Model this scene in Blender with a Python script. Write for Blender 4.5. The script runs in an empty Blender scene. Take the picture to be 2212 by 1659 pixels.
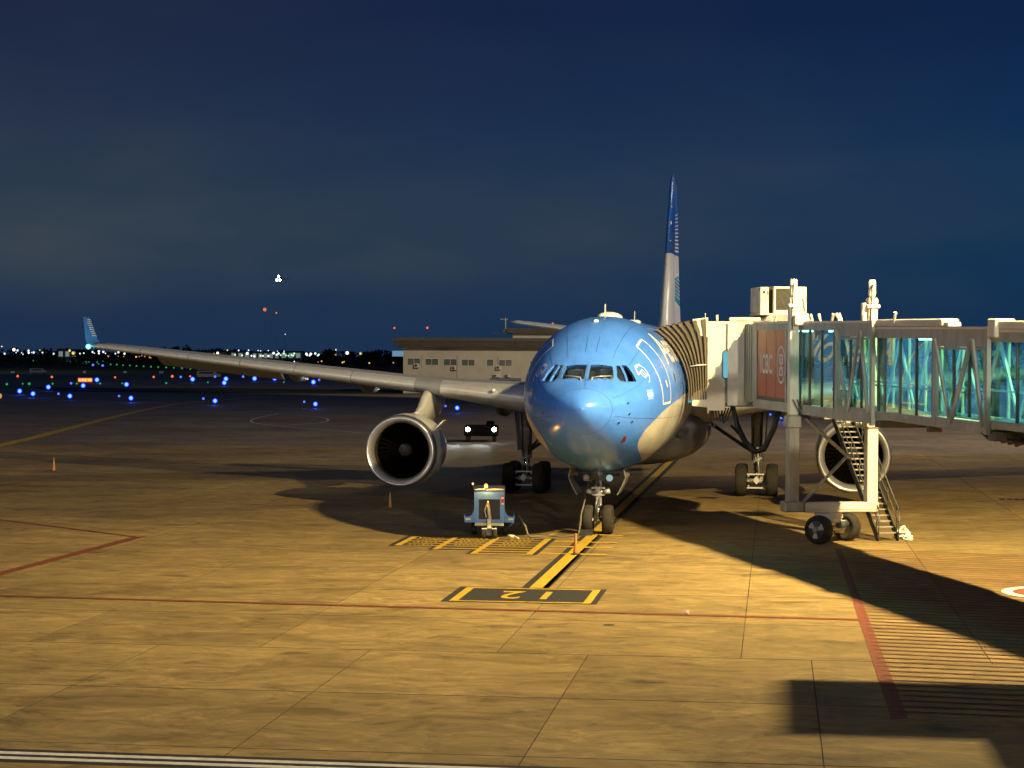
import bpy, bmesh, math, random
from mathutils import Vector, Matrix
random.seed(7)
R = math.radians
PI = math.pi
scene = bpy.context.scene
C = scene.collection

# ------------------------------------------------------------------ frames
# Stand frame: origin on the ground under the aircraft nose, +X aft, +Y towards its right wing, +Z up.
YAW = 0.12764
SY, CY = math.sin(YAW), math.cos(YAW)
def cam_to_stand(X, D, z=0.0):
    """camera-aligned frame (X to camera right, D depth from the camera) -> stand frame"""
    dx, dy = X - 2.331, D - 66.555
    return Vector((dx * SY + dy * CY, -dx * CY + dy * SY, z))
CAM_FRAME_ROT = math.atan2(-CY, SY)

# ------------------------------------------------------------------ camera
cam_d = bpy.data.cameras.new('camera')
cam = bpy.data.objects.new('camera', cam_d)
C.objects.link(cam)
cam_d.sensor_width = 36.0
cam_d.lens = 36.0 * 4431.0 / 2212.0
cam_d.clip_start = 0.5
cam_d.clip_end = 9000.0
pit, rol = 0.013845, 0.0048868
f0 = Vector((CY * math.cos(pit), SY * math.cos(pit), -math.sin(pit)))
r0 = Vector((SY, -CY, 0))
u0 = Vector((CY * math.sin(pit), SY * math.sin(pit), math.cos(pit)))
rr = r0 * math.cos(rol) + u0 * math.sin(rol)
uu = u0 * math.cos(rol) - r0 * math.sin(rol)
cam.matrix_world = Matrix(((rr.x, uu.x, -f0.x, -66.31), (rr.y, uu.y, -f0.y, -6.16), (rr.z, uu.z, -f0.z, 6.358), (0, 0, 0, 1)))
scene.camera = cam

# ------------------------------------------------------------------ sky
world = bpy.data.worlds.new('World')
scene.world = world
world.use_nodes = True
nt = world.node_tree
for n in list(nt.nodes): nt.nodes.remove(n)
def N(t, typ, **kw):
    n = t.nodes.new(typ)
    for k, v in kw.items(): setattr(n, k, v)
    return n
def ramp(t, stops, fac=None):
    n = N(t, 'ShaderNodeValToRGB')
    cr = n.color_ramp
    while len(cr.elements) > 1: cr.elements.remove(cr.elements[-1])
    for i, (p, c) in enumerate(stops):
        e = cr.elements[0] if i == 0 else cr.elements.new(p)
        e.position = p
        e.color = (c[0], c[1], c[2], 1) if not isinstance(c, (int, float)) else (c, c, c, 1)
    if fac is not None: t.links.new(fac, n.inputs[0])
    return n
def mixc(t, fac, a, b, mode='MIX'):
    n = N(t, 'ShaderNodeMix', data_type='RGBA', blend_type=mode)
    for sock, v in ((n.inputs[0], fac), (n.inputs[6], a), (n.inputs[7], b)):
        if hasattr(v, 'links'): t.links.new(v, sock)
        elif isinstance(v, (int, float)): sock.default_value = v
        else: sock.default_value = (v[0], v[1], v[2], 1)
    return n.outputs[2]
def math_n(t, op, a, b=None, c=None, clamp=False):
    n = N(t, 'ShaderNodeMath', operation=op, use_clamp=clamp)
    for i, v in enumerate((a, b, c)):
        if v is None: continue
        if hasattr(v, 'links'): t.links.new(v, n.inputs[i])
        else: n.inputs[i].default_value = v
    return n.outputs[0]
tc = N(nt, 'ShaderNodeTexCoord')
sep = N(nt, 'ShaderNodeSeparateXYZ')
nt.links.new(tc.outputs['Generated'], sep.inputs[0])
# elevation in the sine, stretched softly so that the first ten degrees carry the cloud bands
mp = N(nt, 'ShaderNodeMapping')
mp.inputs['Scale'].default_value = (5.0, 5.0, 17.0)
mp.inputs['Location'].default_value = (0.55, 0.3, 0.35)
nt.links.new(tc.outputs['Generated'], mp.inputs[0])
cl = N(nt, 'ShaderNodeTexNoise')
cl.inputs['Scale'].default_value = 1.0
cl.inputs['Detail'].default_value = 3.5
cl.inputs['Roughness'].default_value = 0.42
nt.links.new(mp.outputs[0], cl.inputs['Vector'])
low = ramp(nt, [(0.0, (0.0105, 0.027, 0.066)), (0.022, (0.0095, 0.0255, 0.064)), (0.065, (0.0155, 0.034, 0.060)), (0.11, (0.0135, 0.025, 0.058)),
                (0.165, (0.0085, 0.0150, 0.046)), (0.3, (0.0045, 0.0125, 0.043)), (1.0, (0.004, 0.011, 0.038))], sep.outputs[2])
# town glow in the cloud on the +Y side, clear deep blue on the -Y side
az = math_n(nt, 'MULTIPLY_ADD', sep.outputs[1], 1.7, 0.42, clamp=True)
clear = ramp(nt, [(0.0, (0.0042, 0.024, 0.068)), (0.04, (0.0045, 0.028, 0.075)), (0.09, (0.0035, 0.0275, 0.082)), (0.16, (0.0016, 0.0145, 0.058)), (1.0, (0.0014, 0.012, 0.05))], sep.outputs[2])
base = mixc(nt, az, clear.outputs[0], low.outputs[0])
band = ramp(nt, [(0.0, 0.0), (0.010, 0.10), (0.032, 0.95), (0.058, 1.0), (0.088, 0.5), (0.125, 0.15), (0.4, 0.1), (1.0, 0.1)], sep.outputs[2])
cf = ramp(nt, [(0.30, 0.0), (0.60, 1.0)], cl.outputs['Fac'])
mp2 = N(nt, 'ShaderNodeMapping')
mp2.inputs['Scale'].default_value = (13.0, 13.0, 42.0)
nt.links.new(tc.outputs['Generated'], mp2.inputs[0])
cl2 = N(nt, 'ShaderNodeTexNoise')
cl2.inputs['Scale'].default_value = 1.0; cl2.inputs['Detail'].default_value = 5.0; cl2.inputs['Roughness'].default_value = 0.5
nt.links.new(mp2.outputs[0], cl2.inputs['Vector'])
cf2 = ramp(nt, [(0.34, 0.55), (0.62, 1.0)], cl2.outputs['Fac'])
cfac = math_n(nt, 'MULTIPLY', math_n(nt, 'MULTIPLY', cf.outputs[0], cf2.outputs[0]), band.outputs[0])
cfac = math_n(nt, 'MULTIPLY', cfac, math_n(nt, 'MULTIPLY_ADD', az, 0.85, 0.22))
col = mixc(nt, cfac, base, (0.037, 0.050, 0.068))
bg = N(nt, 'ShaderNodeBackground')
nt.links.new(col, bg.inputs[0])
bg.inputs[1].default_value = 1.15
wo = N(nt, 'ShaderNodeOutputWorld')
nt.links.new(bg.outputs[0], wo.inputs[0])

# ------------------------------------------------------------------ apron floodlights outside the frame, with added fill lamps
def lamp(name, loc, target, energy, color, size, blend, radius):
    d = bpy.data.lights.new(name, 'SPOT')
    o = bpy.data.objects.new(name, d)
    C.objects.link(o)
    o.location = loc
    o.rotation_euler = (Vector(target) - Vector(loc)).to_track_quat('-Z', 'Y').to_euler()
    d.energy, d.color, d.spot_size, d.spot_blend, d.shadow_soft_size = energy, color, R(size), blend, radius
    return o
kd = bpy.data.lights.new('floodlight_mast_lamps', 'AREA')
kd.shape = 'RECTANGLE'; kd.size = 0.25; kd.size_y = 0.75; kd.energy = 33000; kd.color = (1.0, 0.77, 0.36)
ko = bpy.data.objects.new('floodlight_mast_lamps', kd); C.objects.link(ko)
kz = (Vector((-13, -19.7, 20.7)) - Vector((6, 6, 2))).normalized()
ky = (Vector((0, 1, 0)) - kz * kz.y).normalized()
kx = ky.cross(kz)
ko.matrix_world = Matrix(((kx.x, ky.x, kz.x, -13), (kx.y, ky.y, kz.y, -19.7), (kx.z, ky.z, kz.z, 20.7), (0, 0, 0, 1)))
lamp('unseen_floodlight', (-80, 34, 30), (0, 2, 0), 38000, (1.0, 0.92, 0.82), 110, 0.8, 2.0)  # added fill lamp; lifts the shade under aircraft and bridge
lamp('unseen_floodlight', (-98, -34, 17), (20, 0, 4), 150000, (1.0, 0.90, 0.68), 60, 0.7, 0.5)
lamp('far_field_fill', cam_to_stand(-270, 620, 40), cam_to_stand(-80, 900, 0), 500000, (0.85, 0.92, 1.0), 110, 0.9, 0.5)  # no known source; put in to lighten the dark far field and trees
lamp('left_ground_fill', (8, 78, 30), (45, 34, 0), 11000, (1.0, 0.88, 0.68), 95, 0.9, 0.5)  # unseen lamp added to brighten the ground on the left
lamp('remote_stand_floodlight', cam_to_stand(34, 250, 52), cam_to_stand(-5, 345, 4), 230000, (1.0, 0.82, 0.55), 40, 0.6, 0.8)
lamp('far_apron_fill', cam_to_stand(70, 150, 45), cam_to_stand(-25, 170, 0), 150000, (1.0, 0.84, 0.66), 110, 0.9, 1.0)  # invented lamp that raises the dark far apron

scene.view_settings.view_transform = 'Standard'
scene.view_settings.look = 'None'
scene.view_settings.exposure = 0.0
scene.view_settings.gamma = 1.0
scene.view_settings.use_curve_mapping = False
scene.cycles.max_bounces = 8
scene.cycles.transparent_max_bounces = 24
scene.cycles.sample_clamp_indirect = 4.0
scene.cycles.use_denoising = True

# ------------------------------------------------------------------ materials
MATS = {}
def new_mat(name):
    m = bpy.data.materials.new(name)
    m.use_nodes = True
    t = m.node_tree
    for n in list(t.nodes): t.nodes.remove(n)
    out = N(t, 'ShaderNodeOutputMaterial')
    b = N(t, 'ShaderNodeBsdfPrincipled')
    t.links.new(b.outputs[0], out.inputs[0])
    MATS[name] = m
    return m, t, b
def objpos(t, scale=(1, 1, 1)):
    g = N(t, 'ShaderNodeNewGeometry')
    mpn = N(t, 'ShaderNodeMapping')
    mpn.inputs['Scale'].default_value = scale
    t.links.new(g.outputs['Position'], mpn.inputs[0])
    return mpn.outputs[0]
def noise(t, vec, scale, detail=3, rough=0.55):
    n = N(t, 'ShaderNodeTexNoise')
    n.inputs['Scale'].default_value = scale
    n.inputs['Detail'].default_value = detail
    n.inputs['Roughness'].default_value = rough
    t.links.new(vec, n.inputs['Vector'])
    return n.outputs['Fac']
def pm(name, col, rough=0.5, metal=0.0, var=0.25, scale=3.0, bump=0.0, coat=0.0, spec=0.5, stretch=(1, 1, 1)):
    m, t, b = new_mat(name)
    v = objpos(t, stretch)
    n1 = noise(t, v, scale, 4)
    r1 = ramp(t, [(0.3, (1 - var,) * 3), (0.7, (1.0,) * 3)], n1)
    t.links.new(mixc(t, 1.0, col, r1.outputs[0], 'MULTIPLY'), b.inputs['Base Color'])
    n2 = noise(t, v, scale * 4, 3)
    t.links.new(math_n(t, 'MULTIPLY_ADD', n2, 0.2, rough - 0.1, clamp=True), b.inputs['Roughness'])
    b.inputs['Metallic'].default_value = metal
    b.inputs['Coat Weight'].default_value = coat
    b.inputs['Specular IOR Level'].default_value = spec
    if bump:
        bn = N(t, 'ShaderNodeBump')
        bn.inputs['Strength'].default_value = bump
        bn.inputs['Distance'].default_value = 0.02
        t.links.new(n2, bn.inputs['Height'])
        t.links.new(bn.outputs[0], b.inputs['Normal'])
    return m
def em(name, col, strength, edge=None):
    m = bpy.data.materials.new(name)
    m.use_nodes = True
    t = m.node_tree
    for n in list(t.nodes): t.nodes.remove(n)
    out = N(t, 'ShaderNodeOutputMaterial')
    e = N(t, 'ShaderNodeEmission')
    e.inputs[1].default_value = strength
    if edge is None: e.inputs[0].default_value = (*col, 1)
    else:
        lw = N(t, 'ShaderNodeLayerWeight')
        lw.inputs[0].default_value = 0.5
        rp = ramp(t, [(0.0, col), (0.10, col), (0.42, edge)], lw.outputs['Facing'])
        t.links.new(rp.outputs[0], e.inputs[0])
    t.links.new(e.outputs[0], out.inputs[0])
    MATS[name] = m
    return m

def concrete(name, base, tint_random):
    m, t, b = new_mat(name)
    v = objpos(t)
    wv = N(t, 'ShaderNodeVectorMath', operation='ADD')
    wn = N(t, 'ShaderNodeTexNoise'); wn.inputs['Scale'].default_value = 0.5; t.links.new(v, wn.inputs['Vector'])
    ws = N(t, 'ShaderNodeVectorMath', operation='SCALE'); ws.inputs['Scale'].default_value = 1.6; t.links.new(wn.outputs['Color'], ws.inputs[0])
    mps = N(t, 'ShaderNodeMapping'); mps.inputs['Scale'].default_value = (1.0, 0.5, 1.0); t.links.new(v, mps.inputs[0])
    t.links.new(mps.outputs[0], wv.inputs[0]); t.links.new(ws.outputs[0], wv.inputs[1])
    vs = wv.outputs[0]
    fine = noise(t, vs, 2.3, 9, 0.72)
    mid = noise(t, vs, 0.55, 6, 0.62)
    big = noise(t, v, 0.075, 4, 0.5)
    c1 = ramp(t, [(0.28, tuple(x * 0.28 for x in base)), (0.42, tuple(x * 0.78 for x in base)), (0.54, base), (0.72, tuple(min(1, x * 1.5) for x in base))], fine)
    c2 = ramp(t, [(0.30, (0.62, 0.6, 0.57)), (0.52, (1, 1, 1)), (0.75, (1.12, 1.11, 1.08))], mid)
    c3 = ramp(t, [(0.32, (0.72, 0.71, 0.70)), (0.62, (1.04, 1.03, 1.0))], big)
    c = mixc(t, 1.0, c1.outputs[0], c2.outputs[0], 'MULTIPLY')
    c = mixc(t, 1.0, c, c3.outputs[0], 'MULTIPLY')
    # hairline cracks and trowel scratches
    ck = noise(t, objpos(t, (1.0, 0.35, 1)), 0.8, 3, 0.6)
    cw_ = ramp(t, [(0.0, (0.5, 0.48, 0.44)), (0.006, (0.55, 0.53, 0.5)), (0.014, (1, 1, 1))], math_n(t, 'ABSOLUTE', math_n(t, 'SUBTRACT', ck, 0.5)))
    cm_ = ramp(t, [(0.48, 0.0), (0.60, 1.0)], noise(t, v, 0.13, 2))
    c = mixc(t, math_n(t, 'MULTIPLY', cm_.outputs[0], 0.55), c, mixc(t, 1.0, c, cw_.outputs[0], 'MULTIPLY'))
    # oil spots
    sp = noise(t, objpos(t, (1, 0.45, 1)), 0.9, 2, 0.4)
    so = ramp(t, [(0.70, (1, 1, 1)), (0.76, (0.45, 0.44, 0.42))], sp)
    c = mixc(t, 0.85, c, so.outputs[0], 'MULTIPLY')
    # rubber streaks along the rolling direction
    st = noise(t, objpos(t, (0.02, 1.1, 1)), 1.0, 3, 0.5)
    sr = ramp(t, [(0.58, (1, 1, 1)), (0.75, (0.74, 0.73, 0.72))], st)
    c = mixc(t, 0.45, c, sr.outputs[0], 'MULTIPLY')
    if tint_random:
        oi = N(t, 'ShaderNodeObjectInfo')
        rt = ramp(t, [(0.0, (0.86, 0.86, 0.85)), (1.0, (1.06, 1.06, 1.05))], oi.outputs['Random'])
        c = mixc(t, 1.0, c, rt.outputs[0], 'MULTIPLY')
    t.links.new(c, b.inputs['Base Color'])
    t.links.new(math_n(t, 'MULTIPLY_ADD', mid, 0.35, 0.55, clamp=True), b.inputs['Roughness'])
    b.inputs['Specular IOR Level'].default_value = 0.35
    bn = N(t, 'ShaderNodeBump')
    bn.inputs['Strength'].default_value = 0.55
    bn.inputs['Distance'].default_value = 0.03
    t.links.new(fine, bn.inputs['Height'])
    t.links.new(bn.outputs[0], b.inputs['Normal'])
    return m
M = {}
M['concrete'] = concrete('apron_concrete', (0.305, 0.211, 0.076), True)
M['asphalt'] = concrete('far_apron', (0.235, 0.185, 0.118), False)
M['joint'] = pm('joint_filler', (0.085, 0.068, 0.042), 0.9, var=0.5, scale=0.8)
M['grass'] = pm('airfield_grass', (0.05, 0.055, 0.018), 0.95, var=0.5, scale=0.05, spec=0.1)
M['yellow'] = pm('yellow_marking', (0.62, 0.40, 0.035), 0.65, var=0.45, scale=5, spec=0.3)
M['black'] = pm('black_marking', (0.035, 0.033, 0.03), 0.75, var=0.3, scale=4, spec=0.3)
M['white_mark'] = pm('white_marking', (0.78, 0.74, 0.62), 0.6, var=0.3, scale=5, spec=0.3)
M['red_mark'] = pm('red_marking', (0.215, 0.058, 0.027), 0.7, var=0.4, scale=4, spec=0.3)
M['hatch_mark'] = pm('hatch_red_brown', (0.15, 0.045, 0.018), 0.75, var=0.4, scale=3, spec=0.3)
M['silver'] = pm('lip_metal', (0.80, 0.80, 0.80), 0.34, 0.85, var=0.05)
M['wing_grey'] = pm('wing_grey', (0.34, 0.36, 0.39), 0.48, 0.0, var=0.15, scale=1.2)
M['slat'] = pm('slat_metal', (0.78, 0.79, 0.80), 0.36, 0.35, var=0.12, scale=2)
M['nac'] = pm('nacelle_paint', (0.68, 0.66, 0.62), 0.3, var=0.08, coat=0.3)
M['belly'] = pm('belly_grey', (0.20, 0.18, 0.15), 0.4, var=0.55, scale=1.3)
M['tail_silver'] = pm('fin_silver', (0.68, 0.73, 0.80), 0.35, var=0.08, scale=1)
M['navy'] = pm('fin_blue', (0.008, 0.10, 0.52), 0.35, var=0.1)
M['teal_blue'] = pm('fin_light_blue', (0.03, 0.30, 0.62), 0.35, var=0.1)
M['winglet_blue'] = pm('winglet_blue', (0.05, 0.24, 0.75), 0.35, var=0.1)
M['white'] = pm('white_paint', (0.80, 0.79, 0.77), 0.4, var=0.08)
M['gear'] = pm('gear_grey', (0.42, 0.42, 0.41), 0.4, 0.3, var=0.35, scale=6)
M['gear_dark'] = pm('gear_dark', (0.06, 0.06, 0.06), 0.5, 0.3, var=0.4, scale=6)
M['chrome'] = pm('oleo_chrome', (0.8, 0.8, 0.8), 0.12, 1.0, var=0.05)
M['tyre'] = pm('tyre_rubber', (0.045, 0.038, 0.030), 0.8, var=0.4, scale=8, spec=0.25)
M['fan'] = pm('fan_blade', (0.003, 0.0025, 0.002), 1.0, 0.0, var=0.2, spec=0.0)
M['duct'] = pm('intake_duct', (0.055, 0.045, 0.03), 0.4, 0.2, var=0.2)
M['dark'] = pm('dark_void', (0.008, 0.007, 0.006), 0.95, var=0.2, spec=0.05)
M['cream'] = pm('bridge_cream', (0.74, 0.70, 0.58), 0.45, var=0.12, scale=2.0)
M['bridge_grey'] = pm('bridge_grey', (0.42, 0.43, 0.38), 0.5, var=0.35, scale=2.5, stretch=(1, 1, 0.4))
M['bridge_dark'] = pm('bridge_under', (0.13, 0.125, 0.11), 0.6, var=0.4, scale=3)
M['interior'] = pm('tunnel_interior', (0.62, 0.68, 0.66), 0.6, var=0.08)
M['red_panel'] = pm('red_panel', (0.42, 0.10, 0.045), 0.42, var=0.12, scale=1.5)
M['print_white'] = pm('print_white', (0.72, 0.68, 0.62), 0.5, var=0.1)
M['bellows'] = pm('bellows_fabric', (0.15, 0.125, 0.095), 0.85, var=0.35, scale=3, bump=0.4, stretch=(1, 1, 0.3), spec=0.2)
M['coil'] = pm('condenser_coil', (0.055, 0.046, 0.026), 0.6, 0.3, var=0.75, scale=9)
M['stair'] = pm('stair_steel', (0.10, 0.10, 0.085), 0.55, 0.3, var=0.3, scale=5)
M['tread'] = pm('tread_grating', (0.36, 0.34, 0.28), 0.6, 0.2, var=0.3, scale=8)
M['hub_white'] = pm('hub_white', (0.62, 0.60, 0.52), 0.5, var=0.25, scale=6)
M['hub_dark'] = pm('hub_blue_grey', (0.07, 0.085, 0.10), 0.5, var=0.3, scale=5)
M['gpu'] = pm('unit_blue', (0.10, 0.27, 0.62), 0.42, var=0.25, scale=4)
M['grille'] = pm('grille_dark', (0.022, 0.02, 0.016), 0.6, var=0.4, scale=9)
M['bar_cream'] = pm('bar_cream', (0.72, 0.66, 0.42), 0.5, var=0.3, scale=6)
M['cone'] = pm('cone_orange', (0.50, 0.21, 0.06), 0.5, var=0.2, scale=6)
M['bag'] = pm('plastic_bag', (0.78, 0.76, 0.70), 0.35, var=0.2, scale=6)
M['red_sticker'] = pm('red_sticker', (0.45, 0.05, 0.03), 0.5, var=0.3, scale=12)
M['cable'] = pm('cable_rubber', (0.16, 0.13, 0.08), 0.6, var=0.3, scale=8)
M['hose'] = pm('hose_black', (0.018, 0.02, 0.028), 0.5, var=0.3, scale=6)
M['b_wall'] = pm('building_render', (0.47, 0.43, 0.36), 0.8, var=0.15, scale=0.8)
M['b_roof'] = pm('building_fascia', (0.12, 0.10, 0.075), 0.7, var=0.3, scale=0.6)
M['b_frame'] = pm('window_frame', (0.62, 0.58, 0.48), 0.6, var=0.1)
M['b_glass'] = pm('far_glass', (0.10, 0.115, 0.105), 0.12, var=0.2, scale=1.0)
M['tree'] = pm('dark_tree', (0.03, 0.038, 0.018), 0.9, var=0.5, scale=0.5, spec=0.1)
M['trunk'] = pm('trunk', (0.05, 0.04, 0.03), 0.9)
M['facade'] = pm('far_facade', (0.40, 0.42, 0.36), 0.8, var=0.4, scale=0.2)
M['dim_white'] = pm('dim_white', (0.6, 0.58, 0.52), 0.6, var=0.2)
M['post'] = pm('dark_post', (0.06, 0.06, 0.06), 0.6)
M['cockpit'] = pm('cockpit_trim', (0.30, 0.31, 0.30), 0.7, var=0.25, scale=5)
M['cockpit_dark'] = pm('cockpit_dark', (0.03, 0.035, 0.04), 0.7, var=0.25, scale=5)
M['e_blue'] = em('lens_blue', (0.14, 0.34, 1.0), 2.6, (0.0, 0.012, 0.62))
M['e_blue_dim'] = em('lens_blue_dim', (0.08, 0.14, 1.0), 2.0)
M['e_green'] = em('lens_green', (0.06, 0.75, 0.25), 0.6, (0.01, 0.35, 0.08))
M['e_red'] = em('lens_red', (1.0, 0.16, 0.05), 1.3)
M['e_w'] = em('lamp_white', (0.82, 0.92, 1.0), 1.6)
M['e_b'] = em('lamp_cool', (0.5, 0.65, 1.0), 1.6)
M['e_p'] = em('lamp_warm_white', (1.0, 0.78, 0.62), 2.2)
M['e_y'] = em('lamp_yellow', (1.0, 0.68, 0.14), 1.1)
M['e_o'] = em('lamp_orange', (1.0, 0.40, 0.12), 0.7)
M['e_g'] = em('lamp_greenish', (0.55, 1.0, 0.68), 1.4)
M['e_beacon'] = em('beacon_amber', (1.0, 0.46, 0.09), 4.0)
M['e_reflected_amber'] = em('beacon_reflection_amber', (1.0, 0.70, 0.28), 2.0)  # glow for the beacon's reflection in the window glass
M['e_sign'] = em('sign_face', (1.0, 0.16, 0.02), 1.6)
M['e_sign2'] = em('sign_text', (1.0, 0.55, 0.25), 1.8)
M['e_nav'] = em('nav_green', (0.45, 1.0, 0.90), 6.0, (0.02, 0.75, 0.6))
M['e_reflected'] = em('window_reflection', (0.92, 1.0, 0.98), 40.0)  # glow for the white window-glass reflections
M['e_tube'] = em('tunnel_tube', (0.36, 1.0, 0.95), 13.0)
M['e_slot'] = em('cab_window_glow', (0.20, 0.72, 0.85), 0.7)
M['e_cockpit'] = em('cockpit_dome_lamp', (1.0, 0.95, 0.85), 60.0)
M['e_billboard'] = em('billboard_face', (0.17, 0.36, 0.55), 0.75)
M['e_facade'] = em('lit_facade_window', (0.5, 0.62, 0.5), 0.35)
M['e_gearlight'] = em('taxi_lamp_ring', (0.5, 0.75, 0.75), 0.6)

def glass_mat():
    m = bpy.data.materials.new('tunnel_glass')
    m.use_nodes = True
    t = m.node_tree
    for n in list(t.nodes): t.nodes.remove(n)
    out = N(t, 'ShaderNodeOutputMaterial')
    tr = N(t, 'ShaderNodeBsdfTransparent')
    tr.inputs[0].default_value = (0.62, 0.90, 0.87, 1)
    gl = N(t, 'ShaderNodeBsdfGlossy')
    gl.inputs['Roughness'].default_value = 0.015
    gl.inputs[0].default_value = (0.95, 0.95, 0.95, 1)
    fr = N(t, 'ShaderNodeLayerWeight')
    fr.inputs[0].default_value = 0.5
    mx = N(t, 'ShaderNodeMixShader')
    t.links.new(math_n(t, 'MULTIPLY_ADD', math_n(t, 'POWER', fr.outputs['Facing'], 5.0), 1.0, 0.03, clamp=True), mx.inputs[0])
    t.links.new(tr.outputs[0], mx.inputs[1])
    t.links.new(gl.outputs[0], mx.inputs[2])
    t.links.new(mx.outputs[0], out.inputs[0])
    return m
M['glass'] = glass_mat()
def pane_mat():
    m = bpy.data.materials.new('cockpit_glass')
    m.use_nodes = True
    t = m.node_tree
    for n in list(t.nodes): t.nodes.remove(n)
    out = N(t, 'ShaderNodeOutputMaterial')
    tr = N(t, 'ShaderNodeBsdfTransparent')
    tr.inputs[0].default_value = (0.62, 0.68, 0.68, 1)
    gl = N(t, 'ShaderNodeBsdfGlossy')
    gl.inputs['Roughness'].default_value = 0.03
    fr = N(t, 'ShaderNodeLayerWeight')
    fr.inputs[0].default_value = 0.5
    mx = N(t, 'ShaderNodeMixShader')
    t.links.new(math_n(t, 'MULTIPLY_ADD', math_n(t, 'POWER', fr.outputs['Facing'], 5.0), 0.9, 0.05, clamp=True), mx.inputs[0])
    t.links.new(tr.outputs[0], mx.inputs[1])
    t.links.new(gl.outputs[0], mx.inputs[2])
    t.links.new(mx.outputs[0], out.inputs[0])
    return m
M['pane'] = pane_mat()
def bag_mat():
    return M['bag']
def fuselage_mat():
    m, t, b = new_mat('fuselage_livery')
    at = N(t, 'ShaderNodeAttribute', attribute_name='belly')
    f = math_n(t, 'GREATER_THAN', at.outputs['Fac'], 0.0)
    v = objpos(t)
    n1 = noise(t, v, 1.1, 5)
    blue = ramp(t, [(0.3, (0.064, 0.225, 0.80)), (0.7, (0.082, 0.262, 0.88))], n1)
    n2 = noise(t, objpos(t, (0.5, 1, 1)), 0.9, 5)
    wh = ramp(t, [(0.3, (0.50, 0.46, 0.38)), (0.6, (0.72, 0.68, 0.60))], n2)
    c = mixc(t, f, blue.outputs[0], wh.outputs[0])
    # streaky dirt
    n3 = noise(t, objpos(t, (0.35, 1.6, 1.6)), 2.2, 6, 0.65)
    d = ramp(t, [(0.30, (0.62, 0.62, 0.65)), (0.5, (1, 1, 1))], n3)
    c = mixc(t, 0.30, c, d.outputs[0], 'MULTIPLY')
    g = N(t, 'ShaderNodeNewGeometry')
    c = mixc(t, g.outputs['Backfacing'], c, (0.06, 0.065, 0.07))
    t.links.new(c, b.inputs['Base Color'])
    t.links.new(math_n(t, 'MULTIPLY_ADD', n1, 0.10, 0.20), b.inputs['Roughness'])
    b.inputs['Coat Weight'].default_value = 0.22
    b.inputs['Coat Roughness'].default_value = 0.05
    return m
M['fuselage'] = fuselage_mat()

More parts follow.
